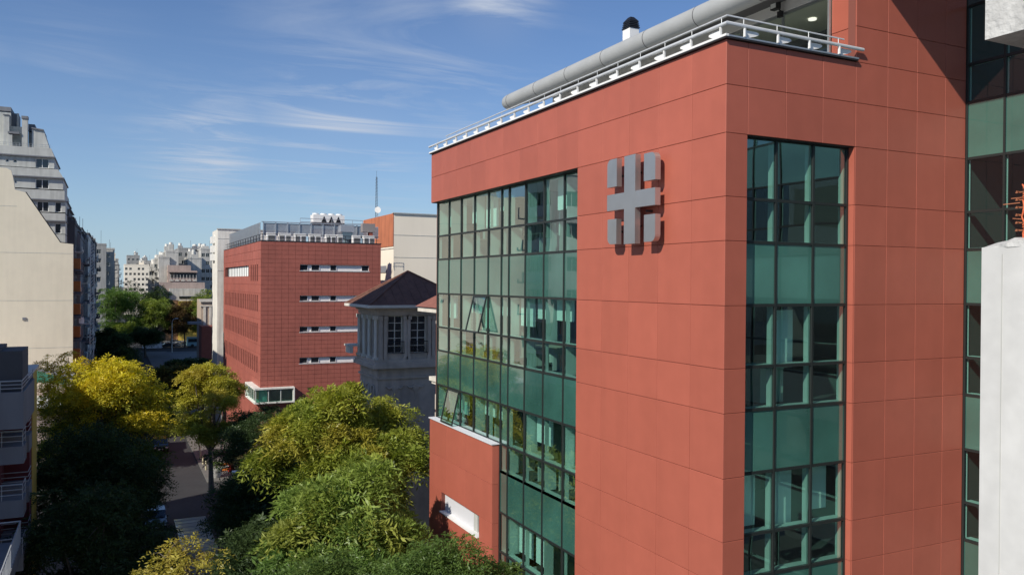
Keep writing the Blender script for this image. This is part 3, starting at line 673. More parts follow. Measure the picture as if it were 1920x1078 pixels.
# cream tower behind its right end
tw = thing('cream_tower_block', 'cream rendered tower with a rusty orange side wall behind the dark mansion roof', 'building', (31.8, 98.5, 0))
MB().box(31.8, 60, 98.5, 112, 0, 28.6).build('wall', CREAM2, tw)
MB().box(31.72, 31.79, 98.48, 112, 24.5, 28.62).build('orange_wall', ORANGE, tw)
MB().box(31.70, 31.79, 101.3, 104.6, 21.2, 22.1).build('louvre', LOUV, tw)
for z in (19.8, 23.1, 25.9): MB().box(31.8, 60, 98.47, 98.495, z, z+.05).build('joint', GREYW, tw)
MB().box(31.72, 31.79, 98.48, 112, 24.2, 24.28).build('ledge', GREYW, tw)
MB().box(31.6, 60, 98.3, 98.6, 28.62, 28.72).build('coping', GREYW, tw)
dsh = thing('satellite_dish', 'small white satellite dish on a pole atop the orange tower wall', 'antenna', (30, 99, 28.7))
MB().tube([(32.0, 106, 28.6), (32.0, 106, 29.7)], .04, 6).build('pole', GALV, dsh)
q = MB(); q.tube([(31.9, 105.7, 29.6), (31.95, 105.8, 29.62), (32.0, 105.95, 29.65)], [.42, .34, .05], 16); q.build('dish', WHITE, dsh, smooth=True)
ms = thing('antenna_mast', 'thin lattice radio mast rising against the sky beyond the orange tower', 'antenna', (39, 130, 0))
q = MB()
for k in range(3):
    a = k*2.094; q.tube([(39+.25*math.cos(a), 130+.25*math.sin(a), 28), (39+.1*math.cos(a), 130+.1*math.sin(a), 37.2)], .03, 4)
for k in range(18): q.tube([(38.8, 130, 28.2+k*.5), (39.2, 130, 28.45+k*.5)], .015, 4)
q.tube([(39, 130, 37), (39, 130, 38.2)], .02, 4); q.build('lattice', IRON, ms); MB().box(38.5, 39.5, 129.5, 130.5, 20, 28.1).build('plinth', GREYW, ms)
# white wall block behind the red tiled one
wb = thing('white_slab_block', 'tall narrow white-rendered block standing behind the left end of the red tiled building', 'building', (12.7, 121, 0))
q = MB().box(13.36, 24, 121, 127.5, 0, 27.2); q.build('wall', WHITEW, wb); MB().box(13.26, 24.1, 120.9, 121.2, 27.2, 27.35).build('coping', GREYW, wb)
for z0 in (25.2, 24.0): pass
for i, z0 in enumerate((25.4, 24.1, 22.9)): MB().box(12.9, 13.35, 124.2, 126.2, z0, z0+.95).build('wall_unit', WHITE, wb)
MB().box(13.36, 24, 120.97, 120.995, 25.9, 25.94).box(13.36, 24, 120.97, 120.995, 21.4, 21.44).build('joint', GREYW, wb)

# ------------------------------------------------------------------ mansion
mn = thing('old_mansion', 'shaded grey classical mansion pavilion with brown hipped roof and French windows', 'building', (14, 46.14, 0))
MX, MY = 14.0, 46.14
wo_ = [(.58, 1.50, 15.78, 18.03), (1.96, 2.98, 15.78, 18.03)]
q = MB().wall((MX, MY, 0), (1, 0, 0), 5.3, 18.3, wo_, .25, (0, -1, 0))
so_ = [(.55, 1.15, 15.78, 18.0), (1.65, 2.25, 15.78, 18.0), (2.75, 3.35, 15.78, 18.0)]
q.wall((MX, MY, 0), (0, 1, 0), 3.8, 18.3, so_, .25, (-1, 0, 0))
q.box(MX+.3, MX+12, MY+.3, MY+3.7, 0, 18.2).box(MX+4, MX+14, MY+3.8, MY+13, 0, 17.2)
q.build('wall', STONE, mn)
for (a, b_, c, d) in wo_:
    w_ = fwin(MB(), (MX, MY, 0), (1, 0, 0), (0, -1, 0), a, b_, c, d, .18, 1, 4, .06).build('french_window', [STONEL, DGLASS], mn)
    q = MB(); q.tube([(MX+a-.05, MY-.16, c+.72), (MX+b_+.05, MY-.16, c+.72)], .02, 5); q.tube([(MX+a-.05, MY-.16, c+.04), (MX+b_+.05, MY-.16, c+.04)], .02, 5)
    for k in range(12): x = MX+a-.05+(b_-a+.1)*k/11; q.tube([(x, MY-.16, c+.04), (x, MY-.16, c+.72)], .009, 4)
    cx_ = MX+(a+b_)/2
    for r_ in (.12, .22, .30): q.tube([(cx_+r_*1.2*math.cos(t*math.pi/8), MY-.17, c+.40-r_*math.sin(t*math.pi/8)) for t in range(9)], .014, 4)
    q.build('balconet', IRON, w_)
for (a, b_, c, d) in so_: fwin(MB(), (MX, MY, 0), (0, 1, 0), (-1, 0, 0), a, b_, c, d, .18, 1, 3, .06).build('side_window', [STONEL, DGLASS], mn)
q = MB()   # pilasters and columns between the openings
def pil(x, y, w_=.2, d=.12): q.box(x-w_/2, x+w_/2, y-d, y-.005, 15.5, 17.8); q.box(x-w_/2-.05, x+w_/2+.05, y-d-.05, y-.005, 17.8, 18.0); q.box(x-w_/2-.05, x+w_/2+.05, y-d-.05, y-.005, 15.45, 15.62)
for x in (MX+.14, MX+.40, MX+1.62, MX+1.84, MX+3.14, MX+3.4): pil(x, MY)
q.build('pilaster', STONE, mn)
q = MB()
for y in (MY+.1, MY+1.4, MY+2.5, MY+3.65):
    q.tube([(MX-.13, y, 15.6), (MX-.13, y, 17.8)], .10, 10); q.box(MX-.28, MX-.01, y-.15, y+.15, 17.8, 18.02); q.box(MX-.28, MX-.01, y-.15, y+.15, 15.45, 15.6)
q.build('side_column', STONEL, mn)
q = MB()
for (z0, z1, e) in ((14.95, 15.15, .35), (15.15, 15.28, .28), (15.28, 15.45, .18), (14.3, 14.42, .10), (18.05, 18.3, .12), (18.3, 18.42, .25), (18.42, 18.56, .5), (18.56, 18.64, .6)): q.box(MX-e, MX+5.4, MY-e, MY+3.8+e, z0, z1)
q.build('cornice', STONE, mn)
MB().box(MX-.8, MX-.6, MY+3.3, MY+4.3, 15.6, 16.0).box(MX-.85, MX-.1, MY+3.5, MY+4.5, 16.0, 16.12).build('side_cornice', STONEL, mn)
for cx_ in (MX+1.0, MX+2.3):
    for s in (-1, 1):
        q = MB()
        pts = [(cx_+s*(.12+.42*t/6), MY-.04, 13.9-.16*math.sin(math.pi*t/6)) for t in range(7)]; q.tube(pts, [.03, .05, .06, .07, .06, .05, .03], 6); q.build('garland', STONE, mn)
    q = MB()
    q.tube([(cx_, MY-.02, 13.75), (cx_, MY-.09, 13.75)], .20, 16); q.tube([(cx_, MY-.08, 13.75), (cx_, MY-.12, 13.75)], .11, 12); q.build('medallion', STONE, mn); q = MB()
    for k in range(4): q.tube([(cx_, MY-.03, 13.45-k*.14), (cx_, MY-.10, 13.45-k*.14)], .06-.009*k, 8)
    q.build('pendant', STONE, mn)
q = MB()
for y in (MY+.9, MY+2.0, MY+3.0): q.tube([(MX-.03, y-.28, 12.6)]+[(MX-.03, y-.28*math.cos(t*math.pi/8), 13.6+.28*math.sin(t*math.pi/8)) for t in range(9)]+[(MX-.03, y+.28, 12.6)], .05, 6); q.box(MX-.012, MX-.002, y-.24, y+.24, 12.4, 13.6)
q.build('side_arch', STONE, mn)
q = MB(); E0 = (MX-.75, MY-.75, 18.64); ex1, ey1 = MX+6.0, MY+4.5; ax_, ay_, az_ = MX+2.5, MY+2.1, 20.66
q.add([(MX-.75, MY-.75, 18.66), (ex1, MY-.75, 18.66), (ex1, ey1, 18.66), (MX-.75, ey1, 18.66), (ax_, ay_, az_)], [(0, 1, 4), (1, 2, 4), (2, 3, 4), (3, 0, 4), (3, 2, 1, 0)])
rf = q.build('roof', ROOFT, mn)
q = MB()   # standing seams on both visible slopes
A = Vector((ax_, ay_, az_))
for k in range(1, 12):
    t = k/12; p0 = Vector((MX-.75+6.75*t, MY-.76, 18.67)); f = min(t/.4815, (1-t)/.5185); p1 = Vector((p0.x, MY-.76+2.86*f*.97, 18.67+1.99*f*.97)); q.tube([p0, p1], .02, 4)
    p0 = Vector((MX-.76, MY-.75+5.25*t, 18.67)); f = min(t/.543, (1-t)/.457); p1 = Vector((MX-.76+3.25*f*.97, p0.y, 18.67+1.99*f*.97)); q.tube([p0, p1], .02, 4)
for c_ in ((MX-.75, MY-.75), (ex1, MY-.75), (MX-.75, ey1)): q.tube([(c_[0], c_[1], 18.69), (ax_, ay_, az_+.03)], .05, 5)
q.build('roof_seams', ROOFT, rf)
q = MB().prism([(MX-.85, 18.50), (MX-.70, 18.50), (MX-.70, 18.66), (MX-.85, 18.66)], 'y', MY-.85, ey1); q.box(MX-.70, ex1, MY-.85, MY-.70, 18.50, 18.66); q.build('gutter', STONEL, rf)
# nearer wing, mostly hidden by the clinic
wg = thing('mansion_wing', 'sunlit white column and red roof eave of a mansion wing beside the glass corner', 'building', (14.6, 37.7, 0))
MB().box(16.3, 24, 38.3, 40, 0, 18.3).build('wall', STONE, wg)
q = MB(); q.box(14.7, 24, 37.6, 38.4, 18.3, 18.5); q.box(14.3, 24, 37.4, 40.2, 18.5, 18.72)
q.box(14.42, 24, 37.45, 38.4, 14.95, 15.1); q.box(14.32, 24, 37.4, 38.5, 15.1, 15.3); q.build('cornice', STONEL, wg)
q = MB(); x, y = 14.72, 37.78
q.tube([(x, y, 15.3), (x, y, 17.95)], [.17, .14], 14); q.box(x-.24, x+.24, y-.24, y+.24, 17.95, 18.1); q.box(x-.2, x+.2, y-.2, y+.2, 18.1, 18.3)
q.box(x-.2, x+.3, y-.22, y+.22, 0, 14.95)
for k in range(4): q.box(x-.25, x+.3, y-.26, y+.26, 11+k*.9, 11.75+k*.9)
q.build('column', STONEL, wg)
q = MB(); q.add([(14.2, 37.2, 18.75), (24, 37.2, 18.75), (24, 40.35, 18.75), (14.2, 40.35, 18.75), (16.4, 38.8, 20.1), (24, 38.8, 20.1)], [(0, 1, 5, 4), (0, 4, 3), (3, 4, 5, 2), (0, 3, 2, 1)])
q.build('roof', mat('wing_tile_roof', (.26, .10, .07), .8, noise=[(3, .2)]), wg)  # wing roof has its own lighter, redder brown

# ------------------------------------------------------------------ left side of the street
nb = thing('balcony_apartment_block', 'shaded grey apartment block with white-railed balconies and a yellow edge wall at the left frame', 'building', (-3.2, 38, 0))
MB().box(-16, -4.35, 40.6, 47.0, 0, 15.6).box(-4.35, -3.36, 43.5, 44.6, 0, 15.6).build('wall', MAROON, nb)
MB().box(-4.34, -3.33, 44.62, 47.2, 0, 15.62).build('yellow_edge_wall', YELLOW, nb)
MB().box(-4.6, -3.26, 41.6, 47.25, 15.63, 15.74).build('roof_cap', WHITEW, nb)
MB().box(-16, -3.25, 38.75, 41.3, 15.47, 17.08).box(-16, -4.05, 38.7, 41.4, 17.09, 17.22).build('roof_room', DARKW, nb)
MB().box(-16, -3.18, 38.4, 43.6, 13.95, 15.44).build('top_balcony', GREYD, nb)
RAILW = mat('grey_white_rail', (.34, .36, .38), .5)
def brail(x1, y0, y1, z0, h, par):
    q = MB()
    for k in range(3): q.tube([(-9, y0, z0+h*(k+1)/3), (x1, y0, z0+h*(k+1)/3), (x1, y1, z0+h*(k+1)/3)], .02 if k < 2 else .03, 5)
    x = x1
    while x > -9: q.tube([(x, y0, z0), (x, y0, z0+h)], .018, 5); x -= .75
    q.tube([(x1, y1, z0), (x1, y1, z0+h)], .02, 5); q.build('railing', RAILW, par)
brail(-3.24, 38.45, 43.5, 15.44, .45, nb)
for lev, z in enumerate((13.08, 10.86, 8.62, 6.4, 4.2)):
    b1 = MB().box(-16, -3.24, 39.3, 40.55, z-.72, z).build('balcony', GREYD, nb); brail(-3.28, 39.34, 40.5, z, .64, b1)
    b2_ = MB().box(-4.34, -3.24, 41.8, 43.2, z-.72, z).build('balcony', GREYD, nb); q = MB()
    for k in range(3): q.tube([(-4.3, 41.84, z+.21*(k+1)), (-3.28, 41.84, z+.21*(k+1)), (-3.28, 43.16, z+.21*(k+1))], .02, 5)
    q.build('railing', RAILW, b2_)
    for (a, b_) in ((10.2, 11.3), (8.2, 9.3)): fwin(MB(), (-16, 40.595, z), (1, 0, 0), (0, -1, 0), a, b_, .02, 1.45, -.03, 1, 0, .06).build('window', [GREYW, DGLASS], nb)
    MB().box(-5.05, -4.75, 40.52, 40.56, z+.02, z+1.45).build('curtain', BLIND, nb)
MB().box(-9, -3.22, 29, 38.2, 8.9, 9.45).build('terrace', GREYD, nb)
q = MB(); q.tube([(-3.25, 29, 10.28), (-3.25, 38.1, 10.28), (-9, 38.1, 10.28)], .035, 6)
for k in range(24): q.tube([(-3.25, 29.2+k*.385, 9.45), (-3.25, 29.2+k*.385, 10.28)], .018, 5)
q.build('terrace_railing', RAILW, nb)
# taller blocks set back on the left (they shade the street)
def block(name, label, x0, x1, y0, y1, z1, wall, street='+x', cols=6, floors=None, fh=2.9, win=(1.2, 1.35), z0=0, balc=False, front=True, glassm=DGLASS, cat='building', wmerge=True, fcols=3, roofbits=True, seed=1, frame=None):
    r = random.Random(seed); t = thing(name, label, cat, (x1 if street == '+x' else x0, y0, 0)); frame = frame or GREYW
    fl_ = int((z1-z0-.6)/fh); zb = z1-.7-fl_*fh
    X = x1 if street == '+x' else x0; n = (1, 0, 0) if street == '+x' else (-1, 0, 0)
    W = y1-y0; cw_ = W/cols; so1 = []
    for f in range(fl_):
        for c in range(cols):
            a = c*cw_+(cw_-win[0])/2; so1.append((a, a+win[0], zb+f*fh+.9, zb+f*fh+.9+win[1]))
    fo = []
    if front:
        Wf = x1-x0; cf = Wf/fcols
        for f in range(fl_):
            for c in range(fcols):
                if r.random() < .25: continue
                a = c*cf+(cf-win[0])/2; fo.append((a, a+win[0], zb+f*fh+.9, zb+f*fh+.9+win[1]))
    q = MB(); q.wall((X, y0, 0), (0, 1, 0), W, z1, so1, .2, n); q.wall((x0, y0, 0), (1, 0, 0), x1-x0, z1, fo, .2, (0, -1, 0))
    q.add([(x0, y0, z1), (x1, y0, z1), (x1, y1, z1), (x0, y1, z1)], [(0, 1, 2, 3)]); O = x0 if street == '+x' else x1
    q.add([(O, y0, 0), (O, y1, 0), (O, y1, z1), (O, y0, z1)], [(0, 1, 2, 3)]); q.add([(x0, y1, 0), (x1, y1, 0), (x1, y1, z1), (x0, y1, z1)], [(0, 1, 2, 3)])
    q.box(x0-.08, x1+.08, y0-.08, y0+.15, z1, z1+.55); q.box(x0-.08, x0+.15, y0+.15, y1, z1, z1+.55); q.box(x1-.15, x1+.08, y0+.15, y1, z1, z1+.55)
    q.build('wall', wall, t)
    qq = MB(); mod = (y0 < 140)
    for (o, u, nn, L_) in (((X, y0, 0), (0, 1, 0), n, so1), ((x0, y0, 0), (1, 0, 0), (0, -1, 0), fo)):
        for (a, b_, c, d) in L_:
            if mod and not wmerge: fwin(MB(), o, u, nn, a, b_, c, d, .15, 1, 0, .06).build('window', [frame, glassm], t)
            else: fwin(qq, o, u, nn, a, b_, c, d, .15, 1, 0, .08)
    if qq.v: w_ = qq.build('windows', [frame, glassm], t); w_['kind'] = 'stuff'
    if balc:
        s = n[0]
        for f in range(fl_):
            z = zb+f*fh
            for c in range(cols):
                if r.random() < .2: continue
                a = y0+c*cw_+.3; b_ = y0+(c+1)*cw_-.3; d = r.choice((.7, 1.0, 1.1)); h = r.choice((.25, .9, .9))
                X0_, X1_ = X+s*.01, X+s*d; xi = X1_-s*.06
                P = [(X0_, z-.12), (X1_, z-.12), (X1_, z+h), (xi, z+h), (xi, z), (X0_, z)]
                MB().prism(P, 'y', a, b_).build('balcony', wall if f % 2 else GREYW, t)
    if roofbits:
        for k in range(r.randint(2, 4)):
            a, b_ = r.uniform(x0+.5, max(x0+.6, x1-3)), r.uniform(y0+.5, y1-3); h = r.uniform(1.2, 3)
            MB().box(a, a+r.uniform(1.5, 2.6), b_, b_+r.uniform(1.5, 3), z1+.01, z1+h).build('roof_hut', wall, t)
            MB().tube([(a+.8, b_+.8, z1+h+.01), (a+.8, b_+.8, z1+h+r.uniform(.7, 1.2))], .6, 12).build('water_tank', WHITEW, t)
        MB().tube([(x1-1.5 if x1 > x0+2 else x0, y0+2, z1), (x1-1.5 if x1 > x0+2 else x0, y0+2, z1+r.uniform(2, 5))], .04, 5).build('aerial', IRON, t)
    return t
rb_ = thing('rear_mirror_block', 'unseen dark block added behind the viewpoint to mirror in the tall window', 'building', (50, -14, 0))  # unseen block added to give the tall window a dark reflection
q = MB(); o_ = [(2+c*4, 4.6+c*4, 3+f*3.6, 5+f*3.6) for c in range(18) for f in range(6)]; q.wall((14, -14, 0), (1, 0, 0), 76, 27, o_, .3, (0, 1, 0)); q.box(14, 90, -40, -14.4, 0, 26.98); q.build('wall', GREYD, rb_)
q = MB().box(14.5, 89.5, -14.38, -14.32, 2, 25.5); q.build('window_glazing', DGLASS, rb_)
block('shading_tower', 'unseen slim tower added outside the left edge of the view to shade the mansion', -17, -8.5, 32.3, 36.3, 41, GREYW, cols=1, front=False, roofbits=False)  # unseen tower added, sized so its shadow covers the mansion
block('apartment_block', 'pale apartment block outside the left edge whose upper floors mirror in the glass', -24, -8.8, 62.5, 66.5, 29.5, GREYW, cols=5, balc=True, seed=4)
block('apartment_block', 'unseen mid-height grey block added behind the balcony block to shade the street trees', -24, -8.6, 37, 48, 23.2, GREYD, cols=4, balc=True, seed=5)  # unseen block added to keep the middle street trees in shade
block('apartment_block', 'unseen lower grey block beside the yellow-topped tree, added to shade the street trees', -24, -8.6, 48.3, 61.5, 18.3, GREYD, cols=4, balc=True, seed=6)  # also added for tree shade, kept low so sun reaches the yellow treetop
# low corner building with green netting
lc = thing('low_corner_building', 'low white-roofed corner building under green netting below the big cream wall', 'building', (-4, 90, 0))
MB().box(-22, -4.6, 90, 106.5, 0, 7.6).build('wall', PINKW, lc); MB().box(-22, -4.4, 89.9, 98.5, 7.62, 7.8).build('roof', WHITE, lc)
MB().add([(-9.5, 94, 11.3), (-4.2, 94, 9.4), (-3.8, 99, 9.3), (-9.5, 100, 11.2), (-6.8, 94.5, 9.7)], [(0, 4, 3), (4, 1, 2), (4, 2, 3), (0, 1, 4)]).build('green_net', GREENNET, lc)
MB().add([(-7.5, 98.5, 9.7), (-3.6, 98.5, 9.4), (-3.6, 103, 9.6), (-7.5, 103, 10.4)], [(0, 1, 2, 3)]).build('grey_canopy', GREYD, lc)
MB().box(-4.3, -3.7, 97, 98, 7.6, 8.6).build('red_box', mat('red_paint', (.5, .03, .02), .5), lc)
# big cream blank wall
cwb = thing('cream_gable_building', 'building with a huge blank cream party wall sloping down to the right', 'building', (-4, 107, 0))
prof = [(-40, 0), (-3.97, 0), (-3.97, 24.1), (-5.29, 24.25), (-8.74, 29.82), (-9.77, 30.06), (-9.95, 31.4), (-10.15, 32.2), (-10.6, 32.45), (-40, 32.45)]
MB().prism(prof, 'y', 107, 107.5).build('party_wall', CREAM, cwb)
for z in (12.2, 17.6, 23.0, 28.2): MB().box(-40, -4.0 if z < 24 else -9.6, 106.985, 106.998, z, z+.035).build('render_joint', GREYW, cwb)
for (x, z) in ((-13.2, 21.5), (-9.0, 15.4), (-16.5, 17.2)): MB().box(x, x+.35, 106.9, 106.998, z, z+.3).build('vent', GREYD, cwb)
MB().box(-40, -4.25, 107.5, 117.9, 0, 24).build('wall', DARKW, cwb)
q = MB(); q.tube([(-3.97, 107.2, 24.15), (-5.29, 107.2, 24.3), (-8.74, 107.2, 29.88)], .07, 4); q.build('edge_flashing', IRON, cwb)
for k in range(5):
    z = 21.3-k*2.72
    MB().box(-4.2, -3.35, 110.5, 112.4, z, z+1.25).build('orange_screen', OWOOD, cwb)
    MB().box(-4.2, -3.2, 107.6, 117.5, z-.35, z-.12).build('balcony_slab', DARKW, cwb)
    q = MB()
    for j in range(20): q.box(-3.27, -3.22, 112.6+j*.24, 112.64+j*.24, z-.1, z+.85)
    q.build('balcony_railing', GREYD, cwb)
MB().box(-3.4, -2.9, 108.2, 108.9, 14.9, 15.6).build('air_unit', WHITE, cwb)
# stepped tower behind
ct = thing('stepped_concrete_tower', 'tall pale grey apartment tower with stepped rooftop and banded floors behind the cream wall', 'building', (-5, 118, 0))
TY = 118.0; kf = TY/112
def T(a, b_): return at(a/3.595, 180+b_/3.595, Y=TY)
lv = [(355, 345, 340), (415, 365, 395), (497, 395, 490), (556, 425, 545), (640, 432, 632), (702, 440, 695), (790, 440, 782), (845, 440, 838), (935, 440, 930)]
# floors: alternating slightly proud parapet bands and window bands
bands = [(355, 410, 345, 365), (410, 490, 365, 365), (497, 550, 392, 425), (550, 630, 425, 430), (640, 700, 435, 435), (700, 785, 440, 440), (793, 840, 440, 440), (845, 930, 440, 440), (935, 1000, 440, 440)]
for i, (b0, b1, e0, e1) in enumerate(bands):
    p0, p1 = T(e0, b0), T(e1, b1); dy = 0 if i % 2 == 0 else .25
    wins = []
    if i % 2 == 1 and i < 9:
        ws = [(240, 330)] if i in (1, 3) else [(250, 330), (373, 415)]
        if i == 1: ws += [(38, 60), (90, 115)]
        if i == 3: ws += [(98, 115)]
        wins = [(T(a, 0).x, T(b_, 0).x) for a, b_ in ws]
        zt, zb_ = T(240, b0+8).z, T(240, b1-8).z
        o_ = []
        for (xa, xb), (a, b_) in zip(wins, ws):
            if b_-a < 30: zz = (T(50, b0+12).z, T(50, b0+34).z); o_.append((xa+30, xb+30, zz[1]-p1.z, zz[0]-p1.z))
            else: o_.append((xa+30, xb+30, zb_-p1.z, zt-p1.z))
        q = MB(); q.wall((-30, TY+dy, p1.z), (1, 0, 0), 30+p0.x, p0.z-p1.z, o_, .3, (0, -1, 0))
        q.add([(p0.x, TY+dy, p1.z), (p0.x, TY+11, p1.z), (p0.x, TY+11, p0.z), (p0.x, TY+dy, p0.z)], [(0, 1, 2, 3)]); q.build('floor_wall', GREYW, ct)
        for (a, b_, c, d) in o_: fwin(MB(), (-30, TY+dy, p1.z), (1, 0, 0), (0, -1, 0), a, b_, c, d, .2, 1 if b_-a > 1 else 0, 0, .07).build('window', [WHITE, DGLASS], ct)
    else:
        q = MB(); q.prism([(-30, p1.z), (p1.x, p1.z), (p0.x, p0.z), (-30, p0.z)], 'y', TY, TY+12); q.build('parapet_band', GREYW, ct)
        q = MB().box(-30, p1.x+.12, TY-.12, TY+12, p1.z-.16, p1.z-.01); q.build('floor_edge', GREYD, ct)
zt_ = T(0, 1000).z
MB().box(-30, -5.2, TY+.3, TY+12, 0, zt_-.2).build('lower_wall', GREYW, ct)
MB().box(-12, -6.7, TY+.3, TY+.9, T(0, 360).z-.3, T(0, 355).z).build('terrace_floor', GREYD, ct)
def pier(a0, a1, b0, b1, y0, y1, mt=GREYW, nm='roof_pier'): p, r_ = T(a0, b0), T(a1, b1); MB().box(p.x, r_.x, TY+y0, TY+y1, r_.z, p.z).build(nm, mt, ct)
pier(-400, 65, 60, 350, 1.2, 6); pier(-400, 68, 55, 66, 1.1, 6.1, GREYD, 'roof_cap'); pier(20, 58, 122, 350, .5, 1.2); pier(18, 60, 118, 128, .4, 1.25, GREYD, 'roof_cap')
pier(65, 110, 95, 350, 2.2, 5, GREYD); pier(103, 117, 100, 230, 1.8, 2.2); pier(145, 183, 150, 350, .5, 1.3); pier(142, 187, 130, 152, .4, 1.4, GREYD, 'roof_cap')
pier(60, 145, 190, 350, 1.5, 3.5); pier(50, 128, 235, 255, .3, 1.2, GREYD, 'roof_cap'); pier(50, 80, 255, 345, .4, 1.1); pier(183, 228, 175, 230, 1.6, 4, GREYD, 'roof_cap'); pier(183, 212, 230, 350, 1.9, 4); 
MB().prism([(T(212, 0).x, T(0, 352).z), (T(340, 0).x, T(0, 352).z), (T(290, 0).x, T(0, 200).z), (T(212, 0).x, T(0, 200).z)], 'y', TY+.8, TY+6).build('attic_wall', GREYW, ct)
MB().prism([(T(210, 0).x, T(0, 198).z), (T(292, 0).x, T(0, 206).z), (T(292, 0).x, T(0, 198).z), (T(210, 0).x, T(0, 190).z)], 'y', TY+.6, TY+6.2).build('attic_cap', GREYD, ct)
q = MB()
for z in (.35, .6, .85): q.tube([(T(-100, 0).x, TY+.1, T(0, 355).z+z), (T(345, 0).x, TY+.1, T(0, 355).z+z)], .02, 4)
for k in range(16): x = T(k*22, 0).x; q.tube([(x, TY+.1, T(0, 355).z), (x, TY+.1, T(0, 355).z+.85)], .02, 4)
q.build('terrace_railing', GALV, ct)
# mansard strips of the same and following blocks, stepping back above the street
hts = [(123, 132, -4.4, 36.4, 9, DARKW), (132.2, 143, -4.0, 32.0, 6, GREYD), (143.2, 156, -4.0, 31.0, 5, DARKW), (156.2, 172, -4.0, 30.2, 3, DARKW), (172.2, 190, -3.9, 29.8, 2, WHITEW), (190.2, 214, -3.9, 30, 2, GREYD), (214.2, 246, -3.6, 31, 2, DARKW)]
lbs = ['dark many-stepped apartment block joined to the concrete tower', 'lower grey stepped-back apartment block, second after the concrete tower', 'grey balconied block behind the dark stepped one on the left', 'narrow dark balconied block midway along the left row', 'white-fronted block with pale roof hut in the left row',
       'grey balcony-stacked block before the avenue on the left', 'last dark block of the left row at the avenue']
for i, (y0, y1, x1, z1, st, mt_) in enumerate(hts):
    b_ = block('street_apartment_block', lbs[i], -18, x1, y0, y1, z1-st*1.0, mt_, cols=max(3, int((y1-y0)/3.5)), balc=True, seed=20+i, front=False, roofbits=i > 2, wmerge=True)
    for k in range(st): MB().box(-18, x1-(.35 if st > 5 else .6)*(k+1), y0+.1, y1-.1, z1-st+k*1.0, z1-st+k*1.0+.98).build('setback_storey', mt_, b_); MB().box(-18, x1-(.35 if st > 5 else .6)*(k+1)+.25, y0+.05, y1-.05, z1-st+k+.9, z1-st+k+.99).build('setback_eave', GREYD, b_)
MB_ = None
# hoist mast on a scaffold
hm = thing('lattice_hoist', 'white lattice hoist mast climbing the left row facade above the trees', 'hoist', (-2.6, 140, 0))
q = MB()
for dx in (0, .5):
    for dy in (0, .5): q.tube([(-2.9+dx, 140+dy, 4), (-2.9+dx, 140+dy, 25.5)], .05, 4)
for k in range(43): q.tube([(-2.9, 140, 4+k*.5), (-2.4, 140, 4.5+k*.5)], .035, 4); q.tube([(-2.4, 140, 4+k*.5), (-2.4, 140.5, 4.5+k*.5)], .035, 4)
q.build('lattice', WHITE, hm)
DW = mat('distant_white_wall', (.56, .55, .51), .9, noise=[(.15, .15), (.8, .12)], streak=.35); DG = mat('distant_grey_wall', (.34, .34, .33), .9, noise=[(.15, .15)], streak=.3)
far_left = [(289, 299, -14, -1.5, 31, DG, 'grey balconied block just past the avenue, left of the bright white slab'), (300, 318, -12, .9, 30, DW, 'bright white slab with balconies rising above the trees at the end of the left row'), (320, 342, -11, 1.2, 29, CREAM2, 'cream balconied slab just beyond the bright white one'),
            (350, 376, -10, 2.4, 27.8, DW, 'short white block with a brown roof hut at the street end'), (380, 420, -10, 3.0, 26, GREYD, 'dark low block closing the left row near the vanishing point')]
for i, (y0, y1, x0, x1, z1, mt_, lb) in enumerate(far_left): block('distant_block', lb, x0, x1, y0, y1, z1, mt_, cols=5, balc=True, seed=40+i, fcols=3)
# ------------------------------------------------------------------ buildings closing the view, beyond the avenue
def pxblock(name, label, x0, x1, ytop, Y, dep, wall, seed=1, street='-x', cols=3, fcols=3, fh=3.0, balc=False, roofbits=True, front=True, win=(1.3, 1.4)):
    a, b_ = at(x0, ytop, Y=Y), at(x1, ytop, Y=Y)
    return block(name, label, a.x, b_.x, Y, Y+dep, a.z, wall, street=street, cols=cols, fcols=fcols, seed=seed, fh=fh, balc=balc, roofbits=roofbits, front=front, win=win)
pxblock('distant_block', 'low cream block with ribbon windows at the very end of the street', 233, 280, 497, 520, 20, CREAM2, 50, fcols=6)
pxblock('distant_block', 'pale grey stepped block peeping over the low cream one at the street end', 238, 262, 480, 560, 20, DG, 51, fcols=3)
pxblock('distant_block', 'small grey block at the far end just left of the white terraces', 262, 286, 490, 540, 20, DG, 57, fcols=3)
pxblock('distant_block', 'small white balconied block at the left foot of the white stepped cluster', 281, 297, 502, 330, 18, DW, 52, balc=True, cols=5, fcols=3)
pxblock('distant_block', 'white balconied block stepping up to the blank white wall', 290, 303, 488, 322, 20, DW, 53, balc=True, cols=6, fcols=2)
pxblock('distant_block', 'plain white blank-walled block beside the pink terrace building', 298, 318, 484, 312, 22, DW, 54, balc=True, cols=5, front=False)
pxblock('distant_block', 'taller blank white block at the middle of the far white cluster', 311, 334.5, 473, 313, 25, DW, 55, front=False, cols=4)
pxblock('distant_block', 'highest white block with dark windows and rooftop tanks in the far cluster', 335, 366, 467, 340, 25, DG, 56, fcols=5)
pxblock('distant_block', 'blank white gable block standing in front of the highest white one', 352, 378, 485, 318, 15, DW, 58, front=False)
pxblock('distant_block', 'grey shaded block between the white cluster and the white slab', 366, 378, 468, 345, 25, GREYD, 59, front=False)
pxblock('distant_block', 'white windowed block with small balconies next to the tall white slab', 377, 402, 468, 330, 25, DW, 60, fcols=3, balc=True)
pb = pxblock('terraced_building', 'faded pink terrace building with a dark recessed window band', 315, 369, 510, 306, 6, PINKW, 61, front=False, roofbits=False)
a, b_ = at(315, 497, Y=308), at(358, 497, Y=308); MB().box(a.x, b_.x, 308.2, 312.2, at(0, 510, Y=308).z, a.z).build('upper_storey', PINKW, pb)
